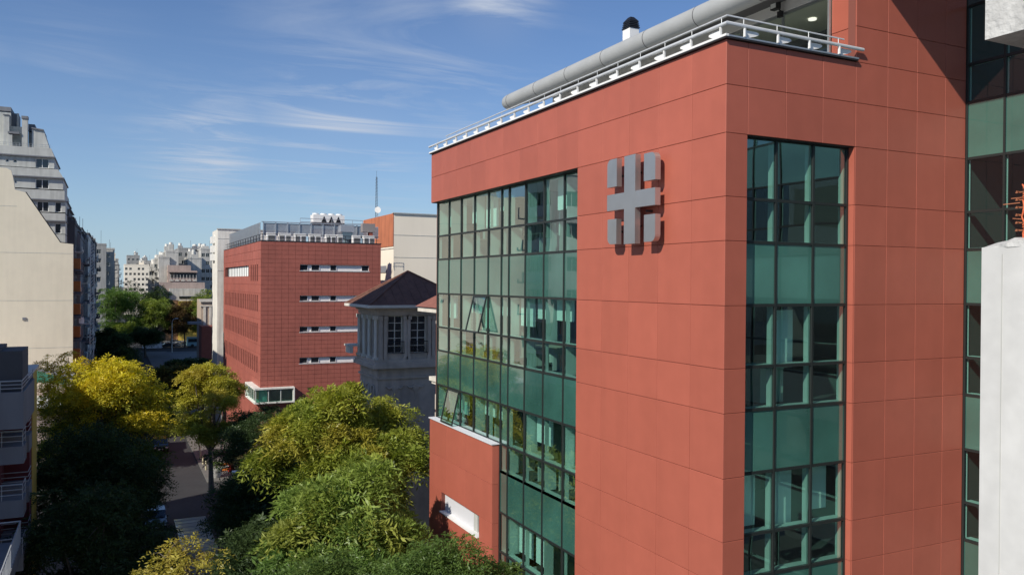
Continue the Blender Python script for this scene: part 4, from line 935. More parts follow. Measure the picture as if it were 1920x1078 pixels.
a, b_ = at(319, 511.5, Y=306), at(368, 520, Y=306); MB().box(a.x, b_.x, 305.8, 305.98, b_.z, a.z).build('window_band', DGLASS, pb)
a, b_ = at(315, 509, Y=306), at(370, 511, Y=306); MB().box(a.x, b_.x, 305.2, 306.2, b_.z, a.z).build('eave', PINKW, pb)
q = MB()
for k in range(9): x = at(320+k*6, 515, Y=306).x; q.box(x-.08, x+.08, 305.75, 305.79, at(0, 520, Y=306).z, at(0, 511.5, Y=306).z)
q.build('mullions', GREYW, pb)
for k in range(5): p = at(318+k*11, 527, Y=305); MB().box(p.x, p.x+1.3, 305.5, 305.9, p.z, p.z+.5).build('planter', DW, pb)
a, b_ = at(299, 529, Y=303), at(384, 536, Y=303); t = thing('terrace_podium', 'pink podium terrace with planters under the terrace building', 'building', (a.x, 303, 0)); MB().box(a.x, b_.x, 303, 305.4, 0, a.z).build('wall', PINKW, t)
a, b_ = at(318, 541, Y=299), at(387, 558, Y=299); t = thing('white_garden_wall_building', 'low stained white building with a planted roof edge above the yellow facade', 'building', (a.x, 299, 0)); MB().box(a.x, b_.x, 299, 302.8, 0, a.z).build('wall', DW, t)
MB().box(a.x+3, b_.x-1, 298.8, 298.98, a.z-3.4, a.z-2.6).build('window_band', DGLASS, t)
a, b_ = at(311, 563, Y=294), at(334, 660, Y=294); t = thing('rust_brick_house', 'narrow rust-coloured house half hidden by a reddish tree', 'building', (a.x, 294, 0)); MB().box(a.x, b_.x, 294, 298.5, 0, a.z).build('wall', mat('rust_render', (.30, .17, .09), .9, noise=[(.5, .3)]), t)
a, b_ = at(334.3, 565, Y=293), at(374, 608, Y=293); t = thing('yellow_house', 'bright yellow facade glimpsed between trees beyond the avenue', 'building', (a.x, 293, 0)); MB().box(a.x, b_.x, 293, 298.5, 0, a.z).build('wall', YELLOW, t)
for k in range(3): p = at(343+k*10, 592, Y=293); fwin(MB(), (p.x, 292.98, p.z-1.6), (1, 0, 0), (0, -1, 0), 0, 1.1, 0, 2.0, 0, 0, 0, .1).build('window', [WHITE, DGLASS], t)
for x_ in (384,): pass
a, b_ = at(377, 562, Y=205), at(399.5, 600, Y=205); t = thing('classical_pavilion', 'small tan classical pavilion with cornice left of the white slab', 'building', (a.x, 205, 0))
MB().box(a.x, b_.x+3, 205, 215, 0, a.z).build('wall', mat('tan_stone', (.42, .34, .27), .9, noise=[(1, .15)]), t); MB().box(a.x-.4, b_.x+3, 204.6, 205, a.z-.5, a.z+.1).box(a.x-.25, b_.x+3, 204.75, 205, a.z-1.6, a.z-1.35).build('cornice', STONEL, t)
for k in range(3): MB().box(a.x+.5+k*1.3, a.x+1.05+k*1.3, 204.8, 204.99, 9.5, a.z-1.7).build('pilaster', STONEL, t)
a, b_ = at(378, 612, Y=198), at(400, 668, Y=198); t = thing('red_brick_annex', 'plain dark red wall below the tan pavilion', 'building', (a.x, 198, 0)); MB().box(a.x, b_.x+2, 198, 204, 0, a.z).build('wall', BRICKR, t)
a, b_ = at(353, 604, Y=196), at(378, 604, Y=196); MB().box(a.x, b_.x, 196, 199, a.z-.5, a.z).build('canopy', GREYD, t)

# ------------------------------------------------------------------ concrete frame under construction, right edge
cf = thing('concrete_column', 'pale plastered concrete column with broken top at the right edge', 'column', (9, 5.5, 0))
q = MB(); H = 20.56; n_ = 26
ring = [(8.93, 6.0), (8.93, 4.2), (10.6, 4.2), (10.6, 6.0)]
q.prism(ring, 'z', 0, H-.12); q.build('shaft', CONC, cf)
q = MB(); rr_ = random.Random(9)
gy = [6.0-1.8*k/18 for k in range(19)]; gx = [8.93+1.67*k/12 for k in range(13)]
hv = {(i, j): H-.03+rr_.uniform(-.05, .04)-.10*(1 if (i in (0, 18) or j in (0, 12)) else 0)*rr_.random()-.05*math.exp(-i*.9) for i in range(19) for j in range(13)}
V = [(gx[j]+rr_.uniform(-.012, .012), gy[i]+rr_.uniform(-.012, .012), hv[i, j]) for i in range(19) for j in range(13)]
Fc = [(i*13+j, (i+1)*13+j, (i+1)*13+j+1, i*13+j+1) for i in range(18) for j in range(12)]
q.add(V, Fc)
def skirt(idx):
    base = len(q.v); q.add([(q.v[k][0], q.v[k][1], H-.125) for k in idx], []); 
    for a in range(len(idx)-1): q.f.append((idx[a], idx[a+1], base+a+1, base+a)); q.m.append(0)
skirt([i*13 for i in range(19)]); skirt([i*13+12 for i in range(19)]); skirt(list(range(13))); skirt([18*13+j for j in range(13)])
q.build('broken_top', CONCR, cf, smooth=False)
MB().box(8.922, 8.929, 5.755, 5.763, 0, H-.2).build('formwork_line', GREYW, cf)
sb_ = thing('concrete_slab_edge', 'rough white concrete slab edge overhanging the top right corner', 'concrete slab', (8.9, 6, 22.8))
q = MB().box(8.92, 14, 2, 5.98, 22.80, 24.2); q.build('beam', CONCR, sb_)
q = MB(); q.box(9.2, 14, 2, 5.7, 22.66, 22.80); q.build('drop_panel', GREYD, sb_)
rb = thing('rebar_cage', 'rusty reinforcement cage wrapped in orange mesh rising from the column', 'rebar', (9.3, 5.6, 20.5))
for i, (x, y) in enumerate(((9.1, 5.62), (9.1, 5.42), (9.1, 5.2), (9.35, 5.64), (9.6, 5.64), (9.35, 5.2), (9.6, 5.2), (9.6, 5.42), (9.2, 5.0), (9.5, 4.9))): MB().tube([(x, y, 20.4), (x+rr_.uniform(-.02, .02), y+rr_.uniform(-.02, .02), 21.15+rr_.uniform(-.1, .15))], .012, 6).build('bar', RUST, rb)
for k in range(6): MB().tube([(9.08, 5.66+.05, 20.62+k*.085), (9.07, 4.85, 20.63+k*.085), (9.64, 4.85, 20.62+k*.085), (9.66, 5.68, 20.62+k*.085), (9.03, 5.67, 20.63+k*.085)], .007, 5).build('hoop', RUST, rb)
q = MB()
for k in range(22):
    z = 20.56+k*.026; pts = [(9.05+.02*math.sin(k+j), 5.60-.05*j, z+.012*math.sin(j*1.7+k)) for j in range(16)]; q.tube(pts, .009, 4, cap=False)
for j in range(15): y = 5.6-.055*j; q.tube([(9.045+.015*math.sin(j*3+s), y+.012*math.sin(s*2+j), 20.53+s*.06) for s in range(11)], .009, 4, cap=False)
q.build('orange_mesh', REDNET, rb)
q = MB(); q.tube([(9.08, 5.66, 20.93), (9.03, 5.82, 20.92)], .006, 5); q.tube([(9.08, 5.5, 20.99), (9.08, 5.76, 20.985)], .006, 5); q.tube([(9.08, 5.6, 20.74), (9.08, 5.74, 20.76)], .006, 5); q.build('tie_wire', RUST, rb)

# ================================================================== trees
def leaf_mat(name):
    m = bpy.data.materials.new(name); m.use_nodes = True; t = m.node_tree; n, l = t.nodes, t.links
    n.remove(n['Principled BSDF']); o = n['Material Output']
    at_ = n.new('ShaderNodeAttribute'); at_.attribute_name = 'leaf_colour'
    df = n.new('ShaderNodeBsdfDiffuse'); tl = n.new('ShaderNodeBsdfTranslucent'); gl = n.new('ShaderNodeBsdfGlossy'); gl.inputs['Roughness'].default_value = .38
    gl.inputs[0].default_value = (.8, .85, .8, 1)
    l.new(at_.outputs['Color'], df.inputs[0])
    hs = n.new('ShaderNodeHueSaturation'); hs.inputs['Saturation'].default_value = 1.1; hs.inputs['Value'].default_value = 1.25; l.new(at_.outputs['Color'], hs.inputs['Color']); l.new(hs.outputs[0], tl.inputs[0])
    m1 = n.new('ShaderNodeMixShader'); m1.inputs[0].default_value = .36; l.new(df.outputs[0], m1.inputs[1]); l.new(tl.outputs[0], m1.inputs[2])
    m2 = n.new('ShaderNodeMixShader'); m2.inputs[0].default_value = .018; l.new(m1.outputs[0], m2.inputs[1]); l.new(gl.outputs[0], m2.inputs[2])
    l.new(m2.outputs[0], o.inputs[0]); return m
LEAF = leaf_mat('leaf')
def unit(a): return a/np.maximum(np.linalg.norm(a, axis=-1, keepdims=True), 1e-9)
def foliage(name, parent, centres, radii, nfr, L, cols, mix, seed, leaflets=7, droop=.5, wl=.34, hollow=.55):
    """fronds of leaflets spread over many small clumps; cols: list of rgb, mix(pos01, rnd)->weights by height/noise"""
    g = np.random.default_rng(seed); C = np.array(centres); Rr = np.array(radii)
    pr_ = (Rr**2).sum(1) if Rr.ndim == 2 else Rr**2; pr_ = pr_/pr_.sum()
    idx = g.choice(len(C), nfr, p=pr_); d = unit(g.normal(size=(nfr, 3))); d[:, 2] = np.where(d[:, 2] < -.35, -d[:, 2], d[:, 2])
    rad = Rr[idx] if Rr.ndim == 2 else np.repeat(Rr[idx][:, None], 3, 1)*np.array([1, 1, .62])
    P = C[idx] + d*rad*(hollow+(1.05-hollow)*g.random((nfr, 1))**.6)
    D = unit(d*np.array([1, 1, .5]) + .7*g.normal(size=(nfr, 3))*np.array([1, 1, .5]) + np.array([0, 0, -.12]))
    S = unit(np.cross(D, np.array([0, 0, 1.])+.45*g.normal(size=(nfr, 3)))); Nn = np.cross(S, D)
    Ls = L*(.65+.7*g.random(nfr))
    k = np.arange(leaflets); t = (k+.6)/leaflets; sgn = np.where(k % 2 == 0, 1., -1.); 
    B = P[:, None, :] + D[:, None, :]*(Ls[:, None]*t)[:, :, None] + np.array([0, 0, -1.])*(droop*Ls[:, None]*t**2)[:, :, None]
    A = unit(S[:, None, :]*sgn[None, :, None]*(1-.75*(k == leaflets-1))[None, :, None] + D[:, None, :]*.65 + .30*g.normal(size=(nfr, leaflets, 3)) + np.array([0, 0, -.15]))
    W = unit(np.cross(A, Nn[:, None, :]+.35*g.normal(size=(nfr, leaflets, 3))))
    ll = (Ls[:, None]*.42*(.8+.4*g.random((nfr, leaflets))))[:, :, None]
    v = np.stack([B, B+A*ll*.5+W*ll*wl*.5, B+A*ll, B+A*ll*.5-W*ll*wl*.5], 2).reshape(-1, 3)
    off = np.array(origin(parent)); v = v-off; nq = nfr*leaflets
    me = bpy.data.meshes.new(name); me.vertices.add(nq*4); me.vertices.foreach_set('co', v.astype(np.float32).ravel())
    me.loops.add(nq*4); me.loops.foreach_set('vertex_index', np.arange(nq*4, dtype=np.int32)); me.polygons.add(nq)
    me.polygons.foreach_set('loop_start', np.arange(0, nq*4, 4, dtype=np.int32)); me.polygons.foreach_set('loop_total', np.full(nq, 4, dtype=np.int32))
    me.materials.append(LEAF); me.update(calc_edges=True)
    z = P[:, 2]; h = (z-z.min())/max(1e-6, z.max()-z.min()); cr = g.random(len(C))[idx]
    wts = mix(h, cr, g.random(nfr), P); cols = np.array(cols); base = wts @ cols; base = base*(.95+.5*g.random((nfr, 1)))
    cc = np.repeat(base, leaflets, 0)*(.88+.24*g.random((nq, 1))); cc = np.repeat(cc, 4, 0); cc = np.concatenate([cc, np.ones((len(cc), 1))], 1)
    a_ = me.color_attributes.new('leaf_colour', 'FLOAT_COLOR', 'POINT'); a_.data.foreach_set('color', cc.astype(np.float32).ravel())
    ob = bpy.data.objects.new(name, me); col.objects.link(ob); ob.parent = parent; return ob
def tree(name, label, x, y, ztop, r, zbot, nfr, L, cols, mix, seed, lobes=9, sub=.30, group='street trees', squash=.55, trunk_r=.22, cover=46, kind=None, hollow=.45, droop=.5, leaflets=7, outr=1.0, wl=.34):
    g = random.Random(seed); t = thing(name, label, 'tree', (x, y, 0), group)
    zc_ = (ztop+zbot)/2; hz_ = (ztop-zbot)/2
    # lobes: a rough umbrella of big masses, then small clumps on each
    big = []
    for k in range(lobes):
        a = k*2.4+g.random()*.8; rr = r*(.10+.66*math.sqrt((k+.1)/lobes)); zz = ztop-r*.34-(ztop-zbot)*.62*(rr/r)**1.7+g.uniform(-.10, .08)*(ztop-zbot)
        big.append((x+rr*math.cos(a), y+rr*math.sin(a), min(zz, ztop-r*.22), r*g.uniform(.28, .44)))
    for k in range(lobes//2):
        a = g.random()*6.28; rr = r*g.uniform(.35, .7); big.append((x+rr*math.cos(a), y+rr*math.sin(a), zbot+(ztop-zbot)*g.uniform(.15, .42), r*g.uniform(.25, .36)))
    cs, rs = [], []
    for (bx_, by_, bz_, br) in big:
        for k in range(cover//2 if cover < 20 else cover):
            d = Vector((g.gauss(0, 1), g.gauss(0, 1), g.gauss(.35, .9))).normalized(); f = g.choice((.5, .8, .95, 1.05, 1.2))*outr
            p = Vector((bx_+d.x*br*f, by_+d.y*br*f, bz_+d.z*br*f*max(.5, squash*1.2)))
            p.z = min(p.z, ztop+.1*g.random())
            if p.z < zbot: p.z = zbot+g.random()*.6
            cs.append(tuple(p)); rs.append(r*sub*g.choice((.35, .45, .6, .85)))
    q = MB(); tb_ = zbot+.12*(ztop-zbot); lean = Vector((g.uniform(-.4, .4), g.uniform(-.4, .4), 0))
    q.tube([(x, y, 0), (x+lean.x*.3, y+lean.y*.3, tb_*.5), (x+lean.x, y+lean.y, tb_)], [trunk_r*1.25, trunk_r, trunk_r*.82], 10); q.build('trunk', BARK, t, smooth=True)
    q = MB(); s0 = Vector((x+lean.x, y+lean.y, tb_))
    for (bx_, by_, bz_, br) in big:
        e = Vector((bx_, by_, bz_)); mid = s0.lerp(e, .5)+Vector((g.uniform(-.3, .3), g.uniform(-.3, .3), .3)); q.tube([s0, mid, e], [trunk_r*.55, trunk_r*.33, trunk_r*.16], 6)
        for c_ in g.sample(cs, min(len(cs), 7)):
            c_ = Vector(c_)
            if (c_-e).length < br*1.5: q.tube([e, e.lerp(c_, .5)+Vector((0, 0, .1)), c_], [trunk_r*.15, trunk_r*.09, trunk_r*.03], 4, cap=False)
    q.build('branches', BARK, t, smooth=True)
    foliage('crown', t, cs, rs, nfr, L, cols, mix, seed, hollow=hollow, droop=droop, leaflets=leaflets, wl=wl)
    return t
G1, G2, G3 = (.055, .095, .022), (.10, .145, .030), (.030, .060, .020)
Y1, Y2, OR = (.42, .36, .030), (.28, .27, .035), (.40, .23, .035)
def W(*ws): a = np.stack(ws, 1); return a/a.sum(1, keepdims=True)
def mx_green(h, cr, r, P): return W(.6*np.ones_like(h), .5*cr+.2*h, .5*(1-cr))
def mx_lime(h, cr, r, P): return W(.55*(1-h)+.1, .6+0*h, 1.5*(h > .5)*cr*h+.25*(r > .8), .9*(cr > .80)*h)
def mx_yellow(h, cr, r, P): y = np.clip((h-.38)*2.6+(cr-.5)*.9, 0, 1); return W(1.0*(1-y)+.03, .5*(1-y)+.08, y*(.5+cr), y*(.45+.3*r), .5*y*(cr > .78))
CG, CL, CYl = [(.075, .13, .030), (.13, .19, .04), (.04, .08, .025)], [(.10, .16, .035), (.19, .24, .04), (.38, .36, .05), (.36, .22, .05)], [(.06, .10, .025), G2, (.62, .50, .04), (.38, .38, .04), (.60, .36, .04)]
SHADE_GREENS = [(.036, .060, .023), (.06, .088, .026), (.022, .042, .016)]  # darker leaf greens: shade put into the colour of shadowed crowns
# foreground and middle distance, right of the street
tree('street_tree', 'leafy dark green tree top right at the bottom edge before the low red block', 8.4, 21.6, 12.9, 2.3, 8.6, 11000, .26, CG, mx_green, 101, lobes=9, sub=.30, cover=40, leaflets=7)
tree('street_tree', 'second green crown at the bottom edge, left of the one before the low red block', 5.6, 23.6, 12.2, 2.0, 8.0, 8000, .26, [(.07, .115, .028), (.115, .16, .035), (.04, .08, .02)], mx_green, 102, lobes=8, sub=.30, cover=36)
tree('street_tree', 'green feathery tree in front, with drooping fronds and pale trunk showing', 7.9, 30.3, 13.5, 2.7, 6.2, 8500, .62, [(.08, .15, .05), (.14, .22, .05), (.26, .29, .05), (.30, .24, .05)], mx_lime, 103, lobes=9, sub=.30, cover=15, hollow=.6, droop=.8, leaflets=11, wl=.26)
tree('street_tree', 'large sunlit yellow-green tree against the low red block and mansion', 10.1, 38.8, 15.2, 3.5, 6.8, 12500, .58, CL, mx_lime, 104, lobes=12, sub=.26, cover=15, hollow=.6, droop=.8, leaflets=11, wl=.27)
tree('street_tree', 'yellow-green tree crown touching the glass corner beside the mansion wing', 12.6, 40.5, 14.2, 2.2, 8, 6000, .38, CL, mx_lime, 105, lobes=7, sub=.30, cover=30)
tree('street_tree', 'dim reddish-olive tree between the bay window and the large sunlit tree', 11.2, 56, 11.2, 3.3, 4.5, 7500, .42, [(.06, .06, .025), (.09, .085, .03), (.15, .075, .035), (.10, .10, .03)], mx_lime, 106, lobes=10, sub=.28, cover=26)
tree('street_tree', 'dark shaded tree in the bottom middle beside the street', 5.9, 36.5, 9.8, 2.5, 4.5, 7000, .40, SHADE_GREENS, mx_green, 107, lobes=9, sub=.28, cover=26)
tree('street_tree', 'dark shaded tree behind the bottom middle one, above the lamp arm', 8.4, 47, 10.0, 2.9, 4.5, 6000, .42, SHADE_GREENS, mx_green, 108, lobes=9, sub=.28, cover=26)
tree('street_tree', 'half-lit sparse yellowing tree on the street corner before the red tiled building', 8.5, 81, 13.0, 3.3, 2.8, 10000, .50, [(.16, .20, .04), (.30, .30, .05), (.50, .42, .05), (.34, .24, .08)], mx_lime, 109, lobes=12, sub=.22, cover=18)
tree('street_tree', 'dark lower tree at the corner under the bay window', 11.6, 72, 9.6, 3.0, 3.6, 5500, .46, SHADE_GREENS, mx_green, 110, lobes=9, sub=.28, cover=22)
tree('street_tree', 'nearly bare yellow-tipped treetop at the bottom edge in the street', 1.75, 24.5, 13.0, 1.15, 10.4, 750, .26, [(.20, .20, .04), (.32, .28, .05), (.40, .34, .06), (.22, .12, .05)], mx_lime, 111, lobes=8, sub=.30, cover=12, trunk_r=.10, leaflets=6)
# left of the street
tree('street_tree', 'big tree with brilliant yellow top beside the cream wall', .1, 58.5, 15.6, 3.7, 5.2, 15000, .44, CYl, mx_yellow, 120, lobes=14, sub=.24, cover=36)
tree('street_tree', 'dark tree below the yellow-topped one, half in shade', -1.0, 50, 12.4, 3.8, 4.5, 9000, .42, SHADE_GREENS, mx_green, 121, lobes=12, sub=.26, cover=28)
tree('street_tree', 'dark shaded tree near the balcony block, left of the street', -.8, 41.5, 10.9, 3.2, 3.5, 8000, .40, SHADE_GREENS, mx_green, 122, lobes=10, sub=.26, cover=28)
tree('street_tree', 'lowest dark tree at the bottom left between balconies and road', -.6, 33.5, 8.3, 2.7, 2.5, 6000, .38, SHADE_GREENS, mx_green, 123, lobes=9, sub=.26, cover=26)
tree('street_tree', 'bare-twigged tree with few yellow leaves left of the yellow-topped tree', -3.0, 66, 15.4, 2.0, 8, 1500, .40, [Y2, Y1, OR, G2], mx_lime, 124, lobes=8, sub=.28, cover=16, trunk_r=.14)
tree('street_tree', 'small lime shrub-like tree below the green netting', -3.6, 70, 9.6, 1.9, 3.5, 2200, .42, [G2, (.20, .24, .03), (.26, .28, .04), Y2], mx_lime, 125, lobes=7, sub=.30, cover=18)
tree('street_tree', 'dark tree over the truck, left edge of the road gap', -.3, 71, 10.8, 3.6, 3.0, 6000, .46, SHADE_GREENS, mx_green, 126, lobes=10, sub=.28, cover=22)
tree('street_tree', 'dark tree behind the curved lamp arm in the middle', 10.2, 63, 10.2, 3.3, 3.2, 5500, .46, SHADE_GREENS, mx_green, 127, lobes=10, sub=.28, cover=22)
tree('street_tree', 'small dark tree at the right kerb below the middle trees', 8.6, 55, 8.6, 2.6, 3.0, 4500, .42, SHADE_GREENS, mx_green, 128, lobes=8, sub=.28, cover=20)
tree('street_tree', 'dark crown right of the truck roof, left of the curved lamp arm', 6.5, 44.5, 9.9, 2.2, 3.5, 5500, .40, SHADE_GREENS, mx_green, 129, lobes=9, sub=.28, cover=24)
tree('street_tree', 'dark lower crown hiding the pavement left of the truck', 1.6, 39, 8.4, 2.3, 2.5, 5000, .40, SHADE_GREENS, mx_green, 130, lobes=8, sub=.28, cover=24)
tree('street_tree', 'low dark crown left of the dark blue car', 1.3, 62.5, 8.6, 2.6, 2.5, 5000, .42, SHADE_GREENS, mx_green, 131, lobes=9, sub=.28, cover=22)
# far along the street
far = [(1.2, 95, 9.0, 3.2, 'low green tree just behind the yellow-topped tree', 2), (4.8, 267, 18.6, 6.4, 'large rounded green tree on the avenue at the end of the near street', 0), (.6, 262, 18.2, 5.4, 'round green tree hugging the left row by the avenue', 0), (3.4, 258, 8.0, 5.6, 'low bright green tree under the large rounded one', 1),
       (12.2, 264, 16.4, 4.6, 'light olive tree on the avenue right of the large rounded one', 1), (7.6, 118, 8.6, 3.4, 'dark tree in the far street nearest the white slab', 2), (6.5, 296, 20.0, 7.5, 'dark green crown behind the large rounded tree', 2),
       (13.8, 292, 18.6, 5.5, 'dark wide crown below the pink terraces', 2), (-1.2, 205, 9.6, 4.2, 'dark low tree against the left row near the avenue', 2), (8.0, 232, 8.2, 4.5, 'darkest low crown in the shaded far street', 2), (19.8, 262, 14.5, 4.6, 'dark reddish tree in front of the yellow house', 3),
       (16.6, 270, 12.5, 3.4, 'brownish small tree left of the yellow house', 3), (24.5, 262, 17.2, 5.0, 'yellow-green tree above the tan pavilion', 1), (15.0, 150, 7.0, 3.5, 'dark low tree by the white slab foot', 2), (10.5, 145, 7.6, 3.2, 'dark low street tree behind the far street lamp', 2), (.6, 140, 9.4, 3.4, 'dark low tree at the foot of the hoist mast', 2), (1.0, 168, 9.8, 3.6, 'dark low tree in the left pavement row beyond the hoist', 2)]
PAL = [[(.09, .16, .04), (.16, .24, .05), (.06, .11, .03)], [(.14, .19, .04), (.27, .31, .05), (.10, .15, .03)], SHADE_GREENS, [(.09, .05, .025), (.12, .075, .03), (.05, .05, .02)]]
for i, (x, y, zt, r, lb, p) in enumerate(far): tree('street_tree', lb, x, y, zt, r, max(2.5, zt-2.4*r) if y < 230 else 3.0, 4200, .85, PAL[p], mx_green, 200+i, lobes=10, sub=.26, cover=16, leaflets=6, group='trees along the far street')

# ================================================================== vehicles and street furniture
def car(label, x, y, paint, heading=0, cat='car', name='parked_car', van=False, yr=None, sign=None):
    t = thing(name, label, cat, (x, y, 0)); t.rotation_euler.z = heading
    def bl(q, nm, m_, par=t, sm=False): return q.build(nm, m_, par, smooth=sm, org=(0, 0, 0))
    if van: body = [(-2.6, .35), (2.5, .35), (2.62, .8), (2.55, 1.2), (1.95, 1.35), (1.35, 2.15), (-2.55, 2.25), (-2.62, 1.0)]
    else: body = [(-2.1, .32), (2.05, .32), (2.15, .55), (2.1, .82), (1.15, .95), (.45, 1.42), (-1.0, 1.45), (-1.75, 1.05), (-2.12, .98), (-2.18, .6)]
    # lower body with rounded plan by stacked profiles
    q = MB()
    for (w0, w1, k) in ((.0, .80, 1.0),): q.prism([(b_, a) for a, b_ in []] or [(a, b_) for a, b_ in body], 'x', -.80, .80)
    q.prism([(a*.985, .36+(b_-.36)*.94 if b_ < 1 else .36+(b_-.36)*.90) for a, b_ in body if b_ < 1.0 or van], 'x', -.86, -.801); q.prism([(a*.985, .36+(b_-.36)*.94 if b_ < 1 else .36+(b_-.36)*.90) for a, b_ in body if b_ < 1.0 or van], 'x', .801, .86)
    bd = bl(q, 'body', paint)
    if van: gw = [(1.98, 1.38), (1.40, 2.08), (.9, 2.08), (.9, 1.38)]; fw = [(1.96, 1.40), (1.41, 2.10)]; rw = None
    else: gw = [(.98, .97), (.42, 1.36), (-.95, 1.38), (-1.6, 1.02)]; fw = [(1.12, .98), (.50, 1.40)]; rw = [(-1.02, 1.42), (-1.72, 1.07)]
    e = .02 if not van else .075
    for s in (-1, 1): bl(MB().prism(gw, 'x', s*(.801 if not van else .862), s*(.801+e if not van else .875)), 'side_window', DGLASS)
    def slab(p0, p1, nm):
        (a, b_), (c, d) = p0, p1; n_ = Vector((0, -(d-b_), (c-a))).normalized(); n_ = n_ if n_.z > 0 else -n_
        q = MB(); q.add([(-.70, a, b_), (.70, a, b_), (.62, c, d), (-.62, c, d)]+[(x_+n_.x*.02, y_+n_.y*.02, z_+n_.z*.02) for x_, y_, z_ in ((-.70, a, b_), (.70, a, b_), (.62, c, d), (-.62, c, d))], [(4, 5, 6, 7), (0, 1, 5, 4), (1, 2, 6, 5), (2, 3, 7, 6), (3, 0, 4, 7)]); bl(q, nm, DGLASS)
    slab(*fw, 'windscreen')
    if rw: slab(*rw, 'rear_window')
    for yy in (1.35, -1.35) if not van else (1.7, -1.6):
        for s in (-1, 1):
            w_ = bl(MB().tube([(s*.68, yy, .33), (s*.88, yy, .33)], .33, 18), 'wheel', RUBBER); bl(MB().tube([(s*.86, yy, .33), (s*.885, yy, .33)], .2, 14), 'rim', GALV, w_)
    for s in (-1, 1):
        bl(MB().box(s*.80, s*.50, 2.10 if not van else 2.56, 2.17 if not van else 2.64, .58, .72), 'headlight', BLIND); bl(MB().box(s*.80, s*.56, -2.2 if not van else -2.66, -2.14 if not van else -2.60, .7, .86), 'tail_light', mat('red_lamp_plastic', (.35, .01, .01), .3))
        bl(MB().box(s*.87, s*1.0, .7, .82, .92, 1.05), 'mirror', BLACK)
    bl(MB().box(-.26, .26, 2.16 if not van else 2.63, 2.18 if not van else 2.65, .42, .54), 'number_plate', WHITE)
    return t
PD, PW, PS, PBk, PY, PR = mat('dark_blue_paint', (.012, .018, .035), .25, coat=1), mat('white_car_paint', (.62, .62, .62), .3, coat=1), mat('silver_paint', (.35, .36, .38), .3, metal=.5, coat=1), mat('black_car_paint', (.012, .012, .013), .25, coat=1), mat('yellow_roof_paint', (.55, .40, .03), .35), mat('red_car_paint', (.35, .02, .02), .3, coat=1)
car('dark blue car facing the camera in the shaded street between the trees', 3.2, 72.2, PD, math.pi)
tx_ = car('black taxi with a yellow roof beyond the crossing under the left trees', 5.2, 104.5, PBk, math.pi, cat='taxi')
MB().prism([(.42, 1.44), (-.98, 1.47), (-.98, 1.49), (.42, 1.46)], 'x', -.74, .74).build('yellow_roof', PY, tx_, org=(0, 0, 0))
car('dark car driving away in the shaded far street', 8.1, 127, PD, 0); car('silver car parked farther along the shaded street', 7.7, 118, PS, 0)
car('white car on the avenue beyond the far trees, left of the street lamp', 12.7, 268, PW, 1.57); car('white van on the avenue left of the far lamp post', 10.6, 258, PW, 1.57, 'van', 'white_van', True)
car('white car on the avenue in the middle of the far gap', 17.5, 276, PW, 1.4); car('silver car on the avenue before the yellow house', 20.4, 266, PS, 1.57); car('dark car on the avenue near the red wall', 14.8, 262, PBk, 1.57)
car('red and white car parked in the lit side street below the bay window', 16.6, 83.5, PR, 1.5); car('white car parked in the side street beside the mansion trees', 13.2, 80.8, PW, 1.57); car('silver car parked in the side street nearest the corner planter', 19.5, 79, PS, 1.57)
car('white van parked at the left kerb below the green netting', .9, 92.5, PW, 0, 'van', 'white_van', True)
bs = thing('city_bus', 'pale blue bus crossing the avenue near the red wall', 'bus', (24.5, 264, 0)); MB().box(20.5, 28.5, 262.8, 265.2, .35, 3.0).build('body', mat('bus_blue', (.25, .45, .52), .4), bs); MB().box(20.8, 28.3, 262.76, 262.79, 1.5, 2.5).build('window_band', DGLASS, bs)
for x in (22, 27): MB().tube([(x, 262.7, .45), (x, 262.95, .45)], .45, 14).build('wheel', RUBBER, bs)
# box truck with a pale roof
tk = thing('box_truck', 'truck with a bluish-white ribbed box roof parked in the shaded street', 'truck', (5.0, 59, 0))
MB().box(4.05, 6.15, 54.5, 62.4, .9, 3.05).build('box', PW, tk)
q = MB()
for k in range(9): q.box(4.05, 6.15, 55+k*.85, 55.06+k*.85, 3.055, 3.08)
q.build('roof_rib', PW, tk); MB().prism([(62.5, .6), (64.3, .6), (64.3, 1.5), (63.9, 2.4), (62.5, 2.5)], 'x', 4.15, 6.05).build('cab', PD, tk)
for y in (56, 63.3):
    for x in (4.1, 5.85): MB().tube([(x, y, .48), (x+.25, y, .48)], .48, 16).build('wheel', RUBBER, tk)
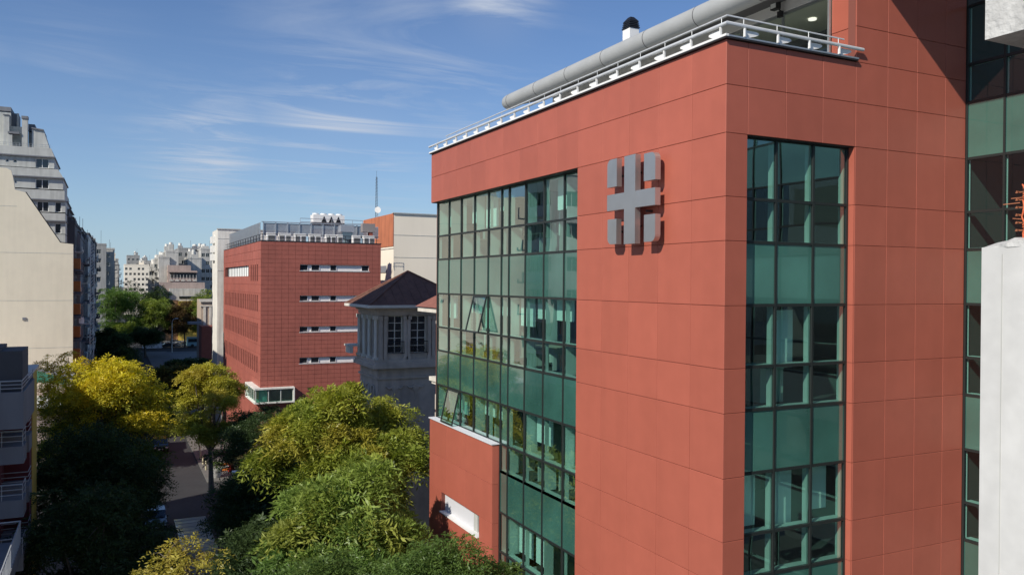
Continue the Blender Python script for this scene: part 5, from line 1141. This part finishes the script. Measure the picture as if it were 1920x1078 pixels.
# lamps
def lamp(label, x, y, h, arm, dx, name='street_lamp'):
    t = thing(name, label, 'street lamp', (x, y, 0)); q = MB(); q.tube([(x, y, 0), (x, y, h*.5), (x, y, h-1.2)], [.11, .085, .06], 10)
    q.tube([(x, y, h-1.2), (x+dx*.10, y, h-.7), (x+dx*.35, y, h-.3), (x+dx*.9, y, h-.05), (x+dx*arm*.6, y, h), (x+dx*arm, y, h-.05)], .045, 8); q.build('pole', GALV, t, smooth=True)
    MB().box(x+dx*arm-.35, x+dx*arm+.35, y-.13, y+.13, h-.15, h-.02).build('lamp_head', WHITE, t); return t
lamp('street lamp with a long curved arm over the shaded middle trees', 9.0, 45, 10.0, 2.9, -1)
lamp('street lamp with a white horizontal head before the white slab', 11.6, 100, 9.6, 3.0, -1)
lamp('thin pale street lamp on the avenue side of the far trees', 15.2, 245, 9.5, 1.2, 1)
# corner planter, posts and street clutter
pl = thing('concrete_planter', 'round pale concrete planter on the street corner', 'planter', (9.6, 87.2, .13)); MB().tube([(9.6, 87.2, .13), (9.6, 87.2, .5), (9.6, 87.2, 1.0)], [.38, .55, .62], 18).build('pot', CONCR, pl, smooth=True)
foliage('shrub', pl, [(9.6, 87.2, 1.25)], [.6], 160, .3, CG, mx_green, 77)
for i, (x, y, lb) in enumerate(((9.0, 91, 'yellowish post nearest the planter'), (9.0, 94, 'yellowish post second behind the planter'), (9.0, 97, 'yellowish post third behind the planter'), (9.2, 100, 'yellowish post farthest behind the planter'))):
    b_ = MB(); b_.tube([(0, 0, 0), (0, 0, .85), (0, 0, .95)], [.09, .09, .04], 10); o = b_.build('bollard', mat('cream_post', (.5, .45, .3), .7), org=(x, y, .13)) if False else b_.build('bollard', mat('cream_post', (.5, .45, .3), .7)); o.location = (x, y, .13); tag(o, lb, 'bollard', 'posts on the corner pavement')
bn = thing('red_waste_bin', 'red street bin on the corner behind the planter', 'bin', (11.3, 89.4, .13)); MB().tube([(11.3, 89.4, .13), (11.3, 89.4, 1.1)], .35, 14).build('bin_body', mat('red_paint', (.5, .03, .02), .5), bn); MB().tube([(11.3, 89.4, 1.11), (11.3, 89.4, 1.2)], .38, 14).build('lid', BLACK, bn)
ob_ = thing('orange_barrier', 'orange and white works barrier on the corner pavement', 'barrier', (10.6, 88.6, .13))
for k in range(3): MB().box(10.1, 11.0, 88.6, 88.66, .4+k*.28, .6+k*.28).build('board', mat('orange_plastic', (.7, .2, .03), .5) if k % 2 == 0 else WHITE, ob_)
for x in (10.2, 10.9): MB().box(x-.03, x+.03, 88.68, 88.72, .13, 1.2).build('leg', GALV, ob_)
